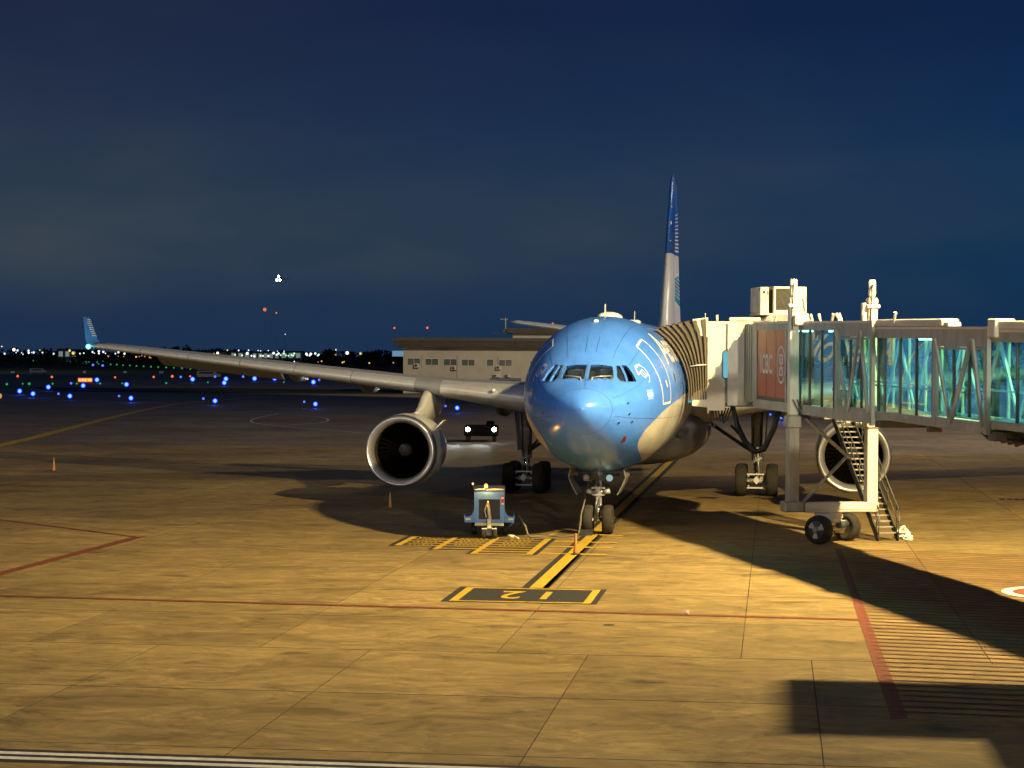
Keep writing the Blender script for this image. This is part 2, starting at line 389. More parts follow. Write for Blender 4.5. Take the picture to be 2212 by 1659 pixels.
# ------------------------------------------------------------------ mesh builder
class MB:
    def __init__(s): s.v, s.f, s.m, s.sm = [], [], [], []
    def add(s, vs, fs, mi=0, smooth=False):
        o = len(s.v)
        s.v += [Vector(p) for p in vs]
        for f in fs:
            s.f.append([i + o for i in f]); s.m.append(mi); s.sm.append(smooth)
        return s
    def box(s, x0, x1, y0, y1, z0, z1, mi=0):
        x0, x1 = min(x0, x1), max(x0, x1); y0, y1 = min(y0, y1), max(y0, y1); z0, z1 = min(z0, z1), max(z0, z1)
        vs = [(x0, y0, z0), (x1, y0, z0), (x1, y1, z0), (x0, y1, z0), (x0, y0, z1), (x1, y0, z1), (x1, y1, z1), (x0, y1, z1)]
        return s.add(vs, [(0, 3, 2, 1), (4, 5, 6, 7), (0, 1, 5, 4), (1, 2, 6, 5), (2, 3, 7, 6), (3, 0, 4, 7)], mi)
    def cbox(s, x0, x1, y0, y1, z0, z1, ch=0.02, mi=0):
        """box with chamfered vertical and top edges"""
        x0, x1 = min(x0, x1), max(x0, x1); y0, y1 = min(y0, y1), max(y0, y1); z0, z1 = min(z0, z1), max(z0, z1)
        def ring(i, z): return [(x0 + i + ch, y0 + i, z), (x1 - i - ch, y0 + i, z), (x1 - i, y0 + i + ch, z), (x1 - i, y1 - i - ch, z), (x1 - i - ch, y1 - i, z), (x0 + i + ch, y1 - i, z), (x0 + i, y1 - i - ch, z), (x0 + i, y0 + i + ch, z)]
        vs = ring(ch, z0) + ring(0, z0 + ch) + ring(0, z1 - ch) + ring(ch, z1)
        fs = [tuple(range(7, -1, -1)), tuple(range(24, 32))]
        for k in range(3):
            for i in range(8):
                j = (i + 1) % 8
                fs.append((k * 8 + i, k * 8 + j, k * 8 + 8 + j, k * 8 + 8 + i))
        return s.add(vs, fs, mi)
    def tube(s, p0, p1, r0, r1=None, n=10, mi=0, caps=True):
        p0, p1 = Vector(p0), Vector(p1)
        r1 = r0 if r1 is None else r1
        d = (p1 - p0).normalized()
        a = d.cross(Vector((0, 0, 1)) if abs(d.z) < 0.9 else Vector((1, 0, 0))).normalized()
        b = d.cross(a)
        vs = [p0 + (a * math.cos(2 * PI * i / n) + b * math.sin(2 * PI * i / n)) * r0 for i in range(n)] + \
             [p1 + (a * math.cos(2 * PI * i / n) + b * math.sin(2 * PI * i / n)) * r1 for i in range(n)]
        o = len(s.v)
        s.add(vs, [(i, i + n, (i + 1) % n + n, (i + 1) % n) for i in range(n)], mi, n > 6)
        if caps:
            s.f += [[o + i for i in range(n)], [o + n + i for i in range(n - 1, -1, -1)]]
            s.m += [mi, mi]; s.sm += [False, False]
        return s
    def path(s, pts, r, n=8, mi=0):
        pts = [Vector(p) for p in pts]
        rings = []
        for i, p in enumerate(pts):
            d = (pts[min(i + 1, len(pts) - 1)] - pts[max(i - 1, 0)]).normalized()
            a = d.cross(Vector((0, 0, 1)) if abs(d.z) < 0.95 else Vector((1, 0, 0))).normalized()
            b = d.cross(a)
            rings.append([p + (a * math.cos(2 * PI * k / n) + b * math.sin(2 * PI * k / n)) * r for k in range(n)])
        vs = [q for g in rings for q in g]
        fs = []
        for i in range(len(pts) - 1):
            for k in range(n):
                fs.append((i * n + k, (i + 1) * n + k, (i + 1) * n + (k + 1) % n, i * n + (k + 1) % n))
        fs.append(tuple(range(n))); fs.append(tuple(len(vs) - 1 - k for k in range(n)))
        return s.add(vs, fs, mi, True)
    def lathe(s, prof, c, axis='x', n=32, mi=0, smooth=True, close=False):
        """prof: list of (along, radius)"""
        c = Vector(c)
        ax = {'x': (Vector((1, 0, 0)), Vector((0, 1, 0)), Vector((0, 0, 1))), 'y': (Vector((0, 1, 0)), Vector((0, 0, 1)), Vector((1, 0, 0))), 'z': (Vector((0, 0, 1)), Vector((1, 0, 0)), Vector((0, 1, 0)))}[axis] if isinstance(axis, str) else axis
        vs = [c + ax[0] * a + (ax[1] * math.cos(2 * PI * i / n) + ax[2] * math.sin(2 * PI * i / n)) * r for a, r in prof for i in range(n)]
        fs = []
        L = len(prof)
        for k in range(L if close else L - 1):
            k2 = (k + 1) % L
            for i in range(n):
                j = (i + 1) % n
                fs.append((k * n + i, k * n + j, k2 * n + j, k2 * n + i))
        if not close:
            if prof[0][1] > 1e-4: fs.append(tuple(range(n - 1, -1, -1)))
            if prof[-1][1] > 1e-4: fs.append(tuple((L - 1) * n + i for i in range(n)))
        return s.add(vs, fs, mi, smooth)
    def ball(s, c, r, n=10, mi=0, sc=(1, 1, 1)):
        c = Vector(c)
        h = n // 2
        vs = [c + Vector((0, 0, r * sc[2]))]
        for k in range(1, h):
            for i in range(n):
                a, b = PI * k / h, 2 * PI * i / n
                vs.append(c + Vector((r * sc[0] * math.sin(a) * math.cos(b), r * sc[1] * math.sin(a) * math.sin(b), r * sc[2] * math.cos(a))))
        vs.append(c - Vector((0, 0, r * sc[2])))
        fs = [(0, 1 + i, 1 + (i + 1) % n) for i in range(n)]
        for k in range(h - 2):
            for i in range(n):
                j = (i + 1) % n
                fs.append((1 + k * n + i, 1 + (k + 1) * n + i, 1 + (k + 1) * n + j, 1 + k * n + j))
        e = len(vs) - 1
        fs += [(e, 1 + (h - 2) * n + (i + 1) % n, 1 + (h - 2) * n + i) for i in range(n)]
        return s.add(vs, fs, mi, True)
    def loft(s, rings, mi=0, smooth=True, closed=True, caps=True):
        n = len(rings[0])
        vs = [p for g in rings for p in g]
        fs = []
        for k in range(len(rings) - 1):
            for i in range(n if closed else n - 1):
                j = (i + 1) % n
                fs.append((k * n + i, k * n + j, (k + 1) * n + j, (k + 1) * n + i))
        s.add(vs, fs, mi, smooth)
        if caps and closed:
            o = len(s.v) - len(vs)
            s.f += [[o + i for i in range(n - 1, -1, -1)], [o + (len(rings) - 1) * n + i for i in range(n)]]
            s.m += [mi, mi]; s.sm += [False, False]
        return s
    def prism(s, poly, d, mi=0):
        """extrude a planar polygon (3D points) by vector d"""
        poly = [Vector(p) for p in poly]; d = Vector(d); n = len(poly)
        return s.add(poly + [p + d for p in poly], [tuple(range(n - 1, -1, -1)), tuple(range(n, 2 * n))] + [(i, (i + 1) % n, n + (i + 1) % n, n + i) for i in range(n)], mi)
    def xf(s, fn):
        s.v = [Vector(fn(p)) for p in s.v]
        return s
def obj(name, mb, mats, parent=None, fix=True):
    me = bpy.data.meshes.new(name)
    me.from_pydata([tuple(p) for p in mb.v], [], mb.f)
    if not isinstance(mats, (list, tuple)): mats = [mats]
    for m in mats: me.materials.append(M[m] if isinstance(m, str) else m)
    me.polygons.foreach_set('material_index', mb.m)
    me.polygons.foreach_set('use_smooth', mb.sm)
    me.update()
    if fix:
        bm = bmesh.new(); bm.from_mesh(me)
        bmesh.ops.recalc_face_normals(bm, faces=bm.faces)
        bm.to_mesh(me); bm.free()
    o = bpy.data.objects.new(name, me)
    C.objects.link(o)
    if parent: o.parent = parent
    return o
def thing(name, label, cat, loc=(0, 0, 0), rz=0.0, group=None):
    o = bpy.data.objects.new(name, None)
    C.objects.link(o)
    o.empty_display_size = 0.5
    o.location = loc; o.rotation_euler = (0, 0, rz)
    o['label'] = label; o['category'] = cat
    if group: o['group'] = group
    return o
def tag(o, label, cat, group=None):
    o['label'] = label; o['category'] = cat
    if group: o['group'] = group
    return o
def struct(name, mb, mats, kind='structure'):
    o = obj(name, mb, mats, None)
    o['kind'] = kind
    return o
def inst(src, name=None, parent=None, loc=None):
    o = src.copy(); C.objects.link(o)
    if name: o.name = name
    if parent is not None: o.parent = parent
    if loc is not None: o.location = loc
    return o
def text_mesh(body, size, font_stretch=1.0, spacing=1.0, shear=0.0, offset=0.0):
    cu = bpy.data.curves.new('lettering', 'FONT')
    cu.body = body; cu.size = size; cu.space_character = spacing; cu.shear = shear; cu.offset = offset
    cu.resolution_u = 4
    o = bpy.data.objects.new('tmp_text', cu); C.objects.link(o)
    dg = bpy.context.evaluated_depsgraph_get(); dg.update()
    me = bpy.data.meshes.new_from_object(o.evaluated_get(dg))
    bpy.data.objects.remove(o); bpy.data.curves.remove(cu)
    for v in me.vertices: v.co.x *= font_stretch
    return me
def mesh_obj(name, me, mat, parent):
    me.materials.clear(); me.materials.append(M[mat])
    o = bpy.data.objects.new(name, me); C.objects.link(o); o.parent = parent
    return o
def quadsheet(mb, pts, z, mi=0):
    mb.add([(p[0], p[1], z) for p in pts], [tuple(range(len(pts)))], mi)

# ================================================================== SETTING: ground
def sheet(name, x0, x1, y0, y1, z, mat):
    mb = MB(); mb.add([(x0, y0, z), (x1, y0, z), (x1, y1, z), (x0, y1, z)], [(0, 1, 2, 3)])
    return struct(name, mb, mat)
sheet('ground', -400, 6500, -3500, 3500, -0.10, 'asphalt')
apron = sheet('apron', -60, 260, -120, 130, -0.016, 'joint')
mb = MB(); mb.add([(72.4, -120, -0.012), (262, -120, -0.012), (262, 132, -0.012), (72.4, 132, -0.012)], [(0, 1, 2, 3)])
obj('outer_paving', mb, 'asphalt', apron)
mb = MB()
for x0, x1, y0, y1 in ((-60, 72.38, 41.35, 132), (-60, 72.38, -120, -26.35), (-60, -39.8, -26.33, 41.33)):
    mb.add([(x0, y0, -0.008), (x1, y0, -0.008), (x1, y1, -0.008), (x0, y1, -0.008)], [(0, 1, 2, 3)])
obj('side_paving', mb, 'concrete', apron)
def slab_mesh(lx, ly, gx=0.04, gy=0.014):
    mb = MB()
    a, b, e = lx / 2 - gx / 2, ly / 2 - gy / 2, 0.003
    vs = [(-a, -b, -0.04), (a, -b, -0.04), (a, b, -0.04), (-a, b, -0.04), (-a, -b, -e), (a, -b, -e), (a, b, -e), (-a, b, -e), (-a + e, -b + e, 0), (a - e, -b + e, 0), (a - e, b - e, 0), (-a + e, b - e, 0)]
    mb.add(vs, [(8, 9, 10, 11)], 0)
    fs = []
    for k in (0, 4):
        for i in range(4): fs.append((k + i, k + (i + 1) % 4, k + 4 + (i + 1) % 4, k + 4 + i))
    mb.add(vs, fs, 1)
    return mb
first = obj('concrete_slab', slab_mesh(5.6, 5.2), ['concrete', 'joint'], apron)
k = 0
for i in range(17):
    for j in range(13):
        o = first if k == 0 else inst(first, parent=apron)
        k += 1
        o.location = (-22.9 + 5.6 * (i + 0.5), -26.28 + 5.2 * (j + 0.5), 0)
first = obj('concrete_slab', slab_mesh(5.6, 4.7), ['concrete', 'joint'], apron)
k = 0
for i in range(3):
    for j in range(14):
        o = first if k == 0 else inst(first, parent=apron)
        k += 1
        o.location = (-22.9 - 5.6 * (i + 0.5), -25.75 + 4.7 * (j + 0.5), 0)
# patched strip of broom-finished concrete is part of the slab pattern; markings follow
def strip(mb, a, b, w, z, mi=0):
    a, b = Vector((a[0], a[1], 0)), Vector((b[0], b[1], 0))
    d = (b - a).normalized(); n = Vector((-d.y, d.x, 0)) * w / 2
    quadsheet(mb, [a - n, b - n, b + n, a + n], z, mi)
def rect(mb, x0, x1, y0, y1, z, mi=0):
    quadsheet(mb, [(x0, y0), (x1, y0), (x1, y1), (x0, y1)], z, mi)
def marking(name, mats, fn):
    mb = MB(); fn(mb)
    o = obj(name, mb, mats, apron)
    return o
Z1, Z2, Z3 = 0.004, 0.008, 0.012
def f_(mb):
    rect(mb, -10.6, 118, -0.02, 0.16, Z1, 1); rect(mb, -10.6, 118, 0.50, 0.66, Z1, 1) if False else None
    # black borders then the yellow lead-in line, slightly slanting to the centre of the stand
    quadsheet(mb, [(-10.62, -0.06), (6.0, -0.16), (118, -0.42), (118, 0.42), (6.0, 0.60), (-10.62, 0.70)], Z1, 1)
    quadsheet(mb, [(-10.62, 0.12), (6.0, 0.05), (118, -0.18), (118, 0.18), (6.0, 0.42), (-10.62, 0.48)], Z2, 0)
marking('lead_in_line', ['yellow', 'black'], f_)
for x in (6.1, 3.3, 1.45, -0.95):
    def f_(mb, x=x):
        y1 = 1.3 if x < 6 else 0.0
        quadsheet(mb, [(x - 0.19 - .05, -0.87), (x + 0.19 - .05, -0.87), (x + 0.19 + .15, y1), (x - 0.19 + .15, y1)], Z3, 0)
    marking('stop_bar', ['yellow'], f_)
def f_(mb):
    rect(mb, -14.12, -10.66, -1.66, 2.38, Z2 + 0.001, 1)
    rect(mb, -10.98, -10.80, -1.5, 2.18, Z3, 0); rect(mb, -13.98, -13.82, -1.5, 2.18, Z3, 0)
    rect(mb, -13.82, -10.98, -1.5, -1.30, Z3, 0); rect(mb, -13.82, -10.98, 1.96, 2.18, Z3, 0)
marking('stand_number_box', ['yellow', 'black'], f_)
for ch, y0 in (('1', -0.55), ('2', 0.42)):
    me = text_mesh(ch, 2.35, 0.62 if ch == '1' else 0.55, offset=0.03)
    for v in me.vertices: v.co = Vector((-11.62 - v.co.y, y0 + v.co.x, Z3 + 0.003))
    mesh_obj('stand_number', me, 'yellow', apron)
def f_(mb):
    rect(mb, -1.55, 4.7, 1.35, 6.75, Z1, 1) if False else None
    quadsheet(mb, [(-1.5, 1.35), (4.6, 1.35), (4.6, 6.62), (0.9, 6.62), (0.9, 5.1), (-0.2, 5.1), (-0.2, 3.65), (-1.5, 3.65)], Z1, 1)
    for x in (4.35, 3.55, 2.75, 1.95, 1.15): rect(mb, x - 0.09, x + 0.09, 1.5, 6.4, Z2)
    rect(mb, 0.2, 0.45, 1.5, 4.95, Z2); rect(mb, -0.6, -0.33, 1.5, 3.5, Z2); rect(mb, -1.38, -1.12, 1.5, 3.5, Z2)
    rect(mb, -1.38, 4.41, 1.5, 1.72, Z3); rect(mb, -1.38, 4.41, 3.30, 3.5, Z3); rect(mb, -0.1, 4.41, 4.75, 4.95, Z3); rect(mb, 1.0, 4.41, 6.2, 6.42, Z3)
    rnd = random.Random(3)
    for cy in (2.5, 4.1, 5.6):
        for x in (3.95, 3.15, 2.35, 1.55):
            y = cy - 0.42
            while y < cy + 0.42:
                w = rnd.uniform(0.06, 0.12); rect(mb, x - 0.13, x + rnd.uniform(0.02, 0.13), y, y + w, Z3); y += w + 0.06
marking('equipment_grid', ['yellow', 'black'], f_)
def f_(mb):
    strip(mb, (6.6, 1.62), (4.9, 1.78), 0.2, Z2); strip(mb, (6.35, 1.62), (5.9, 3.3), 0.1, Z2)
marking('guide_mark', ['yellow'], f_)
def f_(mb): strip(mb, (-14.3, 24), (-16.08, -8.32), 0.27, Z3 + 0.002)
marking('red_clearance_line', ['red_mark'], f_)
def f_(mb):
    quadsheet(mb, [(-34, 16.25), (2.9, 15.5), (2.35, 15.92), (-34, 16.62)], Z2)
    strip(mb, (2.45, 15.72), (21.5, 38.2), 0.2, Z3)
marking('red_zone_line', ['red_mark'], f_)
def f_(mb): quadsheet(mb, [(2.45, -8.17), (2.45, -8.36), (-29.7, -8.52), (-29.7, -8.22)], Z2)
marking('red_hatch_edge', ['red_mark'], f_)
hl = None
for i in range(53):
    x = 2.36 - i * 0.603
    if hl is None:
        mb = MB(); rect(mb, -0.06, 0.06, -11.9, 0, 0); hl = obj('red_hatch_line', mb, 'hatch_mark', apron); o = hl
    else: o = inst(hl, parent=apron)
    o.location = (x, -8.32, Z3)
    o.rotation_euler = (0, 0, -math.atan(0.215 - 0.12 * max(0, i - 20) / 32))
def f_(mb):
    cx, cy = -9.5, -13.95
    n = 48
    quadsheet(mb, [(cx + 1.36 * math.cos(2 * PI * i / n), cy + 1.36 * math.sin(2 * PI * i / n)) for i in range(n)], Z3 + 0.006, 0)
    ring = [(cx + r * math.cos(2 * PI * i / n), cy + r * math.sin(2 * PI * i / n), Z3 + 0.006) for r in (1.364, 1.66) for i in range(n)]
    mb.add(ring, [(i, (i + 1) % n, n + (i + 1) % n, n + i) for i in range(n)], 1)
marking('no_entry_roundel', ['red_mark', 'white_mark'], f_)
for cx_, cy_, r_ in ((-18.0, -2.3, .15), (26.3, -3.2, .55)):
    mb = MB(); n_ = 24
    quadsheet(mb, [(cx_ + r_ * math.cos(2 * PI * i / n_), cy_ + r_ * math.sin(2 * PI * i / n_)) for i in range(n_)], Z1)
    obj('manhole_cover', mb, 'black', apron)
for k in range(9):
    mb = MB(); rect(mb, 27.6, 28.5, -16.2 - k * .32, -16.2 - k * .32 - .26, Z1); obj('drain_grate', mb, 'black', apron)
def f_(mb):
    def band(a, b, z, mi): quadsheet(mb, [(-34.66 - a, 14), (-34.98 - a, -12), (-34.98 - b, -12), (-34.66 - b, 14)], z, mi)
    band(-0.02, 1.0, Z1, 1); band(0.20, 0.40, Z2, 0); band(0.59, 0.79, Z2, 0)
marking('double_white_line', ['white_mark', 'black'], f_)
def curve_strip(mb, pts, w, z, mi=0):
    P = []
    pts = [Vector((p[0], p[1], 0)) for p in pts]
    for i in range(len(pts) - 1):
        p0, p1, p2, p3 = pts[max(0, i - 1)], pts[i], pts[i + 1], pts[min(len(pts) - 1, i + 2)]
        for k in range(8):
            t = k / 8
            P.append(0.5 * ((2 * p1) + (p2 - p0) * t + (2 * p0 - 5 * p1 + 4 * p2 - p3) * t * t + (3 * p1 - p0 - 3 * p2 + p3) * t ** 3))
    P.append(pts[-1])
    L = []
    for i, p in enumerate(P):
        d = (P[min(i + 1, len(P) - 1)] - P[max(i - 1, 0)]).normalized(); nn = Vector((-d.y, d.x, 0)) * w / 2
        L += [p - nn, p + nn]
    mb.add([(p.x, p.y, z) for p in L], [(2 * i, 2 * i + 2, 2 * i + 3, 2 * i + 1) for i in range(len(P) - 1)], mi)
def f_(mb):
    curve_strip(mb, [(40, 41.5), (76, 48), (97, 52.3), (134, 59.9), (170, 66.6), (197, 69.8), (240, 70)], 0.95, Z2)
marking('taxi_curve_line', ['yellow'], f_)
def f_(mb):
    for pts, w in (([(113, 70), (128, 75), (150, 88)], 0.3), ([(150, 60), (142, 42), (120, 36), (108, 44), (100, 60)], 0.22), ([(169, 66), (170, 40), (172, 10)], 0.35), ([(95, 25), (120, 42), (150, 47)], 0.22), ([(100, 75), (120, 60), (160, 50)], 0.2)):
        curve_strip(mb, pts, w, Z1)
marking('faded_taxi_line', ['dim_white'], f_)
mb = MB(); pts = [cam_to_stand(-90, 385), cam_to_stand(-52.9, 386.9), cam_to_stand(3.7, 367.6), cam_to_stand(60, 340), cam_to_stand(60, 262), cam_to_stand(2.8, 277.2), cam_to_stand(-33.9, 290), cam_to_stand(-70, 330)]
quadsheet(mb, pts, -0.06); struct('grass_verge', mb, 'grass')
mb = MB(); pts = [cam_to_stand(-900, 650), cam_to_stand(900, 650), cam_to_stand(1500, 5000), cam_to_stand(-1500, 5000)]
quadsheet(mb, pts, -0.06); struct('airfield_grass', mb, 'grass')
mb = MB()
a, b = cam_to_stand(-170, 620), cam_to_stand(-95, 628)
strip(mb, a, b, 2.4, -0.05); struct('taxiway_kerb_strip', mb, 'dim_white')

# ================================================================== AIRLINER
air = thing('airliner', 'blue wide body airliner with white belly parked nose-in at the stand', 'airliner')
ZC = 4.98
FX = [.4, .45, .6, .85, 1.2, 1.7, 2.0, 2.4, 2.9, 3.3, 4, 5, 6, 7, 8.2, 9.5, 36, 40, 43, 46, 50, 54, 57, 58.6]
FT = [-.36, -.2, -.03, .14, .32, .5, .62, .82, 1.08, 1.33, 1.74, 2.18, 2.48, 2.68, 2.80, 2.85, 2.85, 2.85, 2.83, 2.78, 2.6, 2.3, 1.95, 1.6]
FB = [-.36, -.52, -.74, -.98, -1.24, -1.52, -1.66, -1.83, -2.01, -2.12, -2.3, -2.52, -2.67, -2.77, -2.84, -2.86, -2.86, -2.5, -2.0, -1.4, -.5, .3, .8, 1.1]
FW = [.01, .17, .42, .7, .98, 1.3, 1.46, 1.65, 1.86, 2.0, 2.2, 2.43, 2.6, 2.72, 2.8, 2.82, 2.82, 2.75, 2.6, 2.35, 1.85, 1.2, .65, .25]
FC = [-.36, -.36, -.36, -.36, -.35, -.32, -.3, -.27, -.23, -.2, -.15, -.1, -.05, -.02, 0, 0, 0, .2, .4, .65, 1.05, 1.3, 1.38, 1.35]
def mk(xs, ys):
    n = len(xs)
    d = [(ys[i + 1] - ys[i]) / (xs[i + 1] - xs[i]) for i in range(n - 1)]
    m = [d[0]] + [0 if d[i - 1] * d[i] <= 0 else 2 * d[i - 1] * d[i] / (d[i - 1] + d[i]) for i in range(1, n - 1)] + [d[-1]]
    def f(x):
        x = min(max(x, xs[0]), xs[-1]); i = 0
        while i < n - 2 and x > xs[i + 1]: i += 1
        h = xs[i + 1] - xs[i]; t = (x - xs[i]) / h
        return (2 * t ** 3 - 3 * t * t + 1) * ys[i] + (t ** 3 - 2 * t * t + t) * h * m[i] + (-2 * t ** 3 + 3 * t * t) * ys[i + 1] + (t ** 3 - t * t) * h * m[i + 1]
    return f
ft, fb, fw, fc = mk(FX, FT), mk(FX, FB), mk(FX, FW), mk(FX, FC)
def S(x, deg, off=0.0):
    th = R(deg)
    w, c = fw(x), fc(x); s = math.sin(th)
    h = (ft(x) - c) if s >= 0 else (c - fb(x))
    p = Vector((x, w * math.cos(th), ZC + c + h * s))
    if off:
        e = 1e-3
        def q(xx, t2):
            w2, c2 = fw(xx), fc(xx); s2 = math.sin(t2); h2 = (ft(xx) - c2) if s2 >= 0 else (c2 - fb(xx))
            return Vector((xx, w2 * math.cos(t2), ZC + c2 + h2 * s2))
        dx = q(x + e, th) - q(x - e, th); dt = q(x, th + e) - q(x, th - e)
        nrm = dt.cross(dx).normalized()
        if nrm.dot(Vector((0, math.cos(th), math.sin(th)))) < 0 and x > 1.0: nrm = -nrm
        p = p + nrm * off
    return p
xb = mk([-180, -90, -60, -50, -44, -36, -29, -21, -10.5, -4, -2.0, 2, 3, 180][::1], [0] * 14)
_ph = [-3, -2, 2, 4, 10.5, 21, 29, 36, 44, 50, 60, 90]
_xx = [70, 18, 9.3, 7.1, 5.0, 4.05, 3.68, 3.7, 4.03, 5.0, 8.2, 12.5]
_xb = mk(_ph, _xx)
def belly_val(x, deg):
    d = deg
    while d > 180: d -= 360
    while d < -180: d += 360
    ph = (-(180 - d) if d >= 90 else -d if d >= 0 else (-d if d > -90 else 180 + d))
    if d >= 90: ph = -(180 - d)
    elif d >= 0: ph = -d
    elif d >= -90: ph = -d
    else: ph = 180 + d
    return -1.0 if ph <= -3 else max(-1.0, min(1.0, (x - _xb(ph)) * 0.5))
NT = 160
xs = [.4, .42, .45, .5, .56, .64, .74, .85, .97, 1.1]
x = 1.22
while x < 9.6: xs.append(x); x += 0.12
x = 10.2
while x < 36: xs.append(x); x += 0.9
while x < 58.6: xs.append(x); x += 0.6
xs.append(58.6)
mb = MB(); vals = []
rings = []
for x in xs:
    rings.append([S(x, 360 * i / NT) for i in range(NT)])
    vals += [belly_val(x, 360 * i / NT) for i in range(NT)]
mb.loft(rings)
fus = obj('fuselage', mb, 'fuselage', air)
at = fus.data.attributes.new('belly', 'FLOAT', 'POINT')
at.data.foreach_set('value', vals)
# windscreen openings
W2R = [(3.141, 117.6), (3.192, 121.2), (2.558, 139.0), (2.396, 132.4), (2.516, 125.2)]
W3R = [(3.267, 122.4), (3.396, 127.0), (3.197, 139.0), (2.996, 147.6), (2.631, 140.2)]
W1R = [(2.90, 91.6), (3.02, 114.6), (2.43, 122.4), (2.27, 123.4), (1.93, 92.0)]
mir = lambda P: [(x, 180 - d) for x, d in P][::-1]
wins = [W1R, W2R, W3R, mir(W1R), mir(W2R), mir(W3R)]
def dense(P, n=4):
    out = []
    for i in range(len(P)):
        a, b = P[i], P[(i + 1) % len(P)]
        for k in range(n): out.append((a[0] + (b[0] - a[0]) * k / n, a[1] + (b[1] - a[1]) * k / n))
    return out
mb = MB()
for P in wins:
    D_ = dense(P, 2)
    mb.loft([[S(x, d, -0.09) for x, d in D_], [S(x, d, 0.22) for x, d in D_]], smooth=False)
cut = obj('window_cutter', mb, 'dark')
mod = fus.modifiers.new('cut', 'BOOLEAN'); mod.object = cut; mod.operation = 'DIFFERENCE'; mod.solver = 'EXACT'
dg = bpy.context.evaluated_depsgraph_get(); dg.update()
me2 = bpy.data.meshes.new_from_object(fus.evaluated_get(dg))
fus.modifiers.clear(); old = fus.data; fus.data = me2; me2.name = 'fuselage'
bpy.data.meshes.remove(old)
bpy.data.objects.remove(cut)
if 'belly' in fus.data.attributes: fus.data.attributes.remove(fus.data.attributes['belly'])
at = fus.data.attributes.new('belly', 'FLOAT', 'POINT')
vals = []
for v in fus.data.vertices:
    c_ = fc(v.co.x); dz = v.co.z - ZC - c_; hh = (ft(v.co.x) - c_) if dz >= 0 else (c_ - fb(v.co.x))
    vals.append(belly_val(v.co.x, math.degrees(math.atan2(dz / max(hh, 1e-3), v.co.y / max(fw(v.co.x), 1e-3)))))
at.data.foreach_set('value', vals)
fus.data.materials.clear(); fus.data.materials.append(M['fuselage'])
fus.data.polygons.foreach_set('material_index', [0] * len(fus.data.polygons))
bm = bmesh.new(); bm.from_mesh(fus.data)
caps = [f for f in bm.faces if f.calc_center_median().x < 4.2 and f.calc_area() > 0.15]   # pocket floors: open them through
bmesh.ops.delete(bm, geom=caps, context='FACES'); bm.to_mesh(fus.data); bm.free()
for P in wins:
    D_ = dense(P, 3)
    c = sum((S(x, d, -0.03) for x, d in D_), Vector()) / len(D_)
    mb = MB(); n = len(D_)
    mb.add([S(x, d, -0.03) for x, d in D_] + [c], [(i, (i + 1) % n, n) for i in range(n)])
    w = obj('cockpit_window', mb, 'pane', fus)
    mb = MB()
    mb.loft([[S(x, d, 0.004) for x, d in D_] + [S(*D_[0], 0.004)], [S(x, d, -0.05) for x, d in D_] + [S(*D_[0], -0.05)]], closed=False, smooth=False)
    obj('window_rim', mb, 'gear_dark', fus)
# light retaining frames along the lower and outer windscreen edges
def surf_strip(mb, pts, w, off=0.008, n=6, mi=0):
    P = []
    for i in range(len(pts) - 1):
        for k in range(n):
            t = k / n
            P.append((pts[i][0] + (pts[i + 1][0] - pts[i][0]) * t, pts[i][1] + (pts[i + 1][1] - pts[i][1]) * t))
    P.append(pts[-1])
    Q = [S(x, d, off) for x, d in P]
    L = []
    for i, q in enumerate(Q):
        t = (Q[min(i + 1, len(Q) - 1)] - Q[max(i - 1, 0)]).normalized()
        nrm = (S(*P[i], 0.05) - S(*P[i], 0.001)).normalized()
        s = t.cross(nrm).normalized() * w / 2
        L += [q - s, q + s]
    mb.add(L, [(2 * i, 2 * i + 2, 2 * i + 3, 2 * i + 1) for i in range(len(Q) - 1)], mi, True)
mb = MB()
for P in (W1R, mir(W1R)): surf_strip(mb, P + [P[0]], 0.035)
for P in (W2R, W3R, mir(W2R), mir(W3R)): surf_strip(mb, P + [P[0]], 0.022)
obj('window_frame', mb, pm('frame_blue', (0.09, 0.22, 0.52), 0.4), fus)
for sgn in (0, 1):
    fl = (lambda d: d) if sgn == 0 else (lambda d: 180 - d)
    mb = MB()
    mb.path([S(2.02, fl(98), 0.05), S(2.16, fl(108), 0.06), S(2.36, fl(119), 0.06)], 0.022, 6)
    mb.path([S(1.86, fl(97), 0.02), S(2.02, fl(98), 0.05)], 0.03, 6)
    obj('wiper', mb, 'gear', fus)
# cockpit seen through the panes
mb = MB(); mb.box(4.25, 4.3, -1.25, 1.25, 4.6, 6.35); obj('bulkhead', mb, 'cockpit', fus)
mb = MB(); mb.box(2.05, 4.2, -1.3, 1.3, 4.85, 4.9); mb.box(2.25, 2.5, -.85, .85, 4.9, 5.36); obj('instrument_panel', mb, 'cockpit_dark', fus)
for y in (-0.56, 0.56):
    mb = MB(); mb.cbox(3.55, 3.72, y - 0.26, y + 0.26, 5.0, 5.92, 0.05); mb.cbox(3.55, 3.68, y - 0.14, y + 0.14, 5.93, 6.12, 0.03); obj('pilot_seat', mb, 'cockpit', fus)
mb = MB(); mb.box(3.9, 4.22, -1.1, -0.7, 5.3, 6.05); obj('side_locker', mb, 'dim_white', fus)
mb = MB(); mb.ball((3.3, 0.0, 6.2), 0.06); obj('dome_lamp', mb, 'e_cockpit', fus)
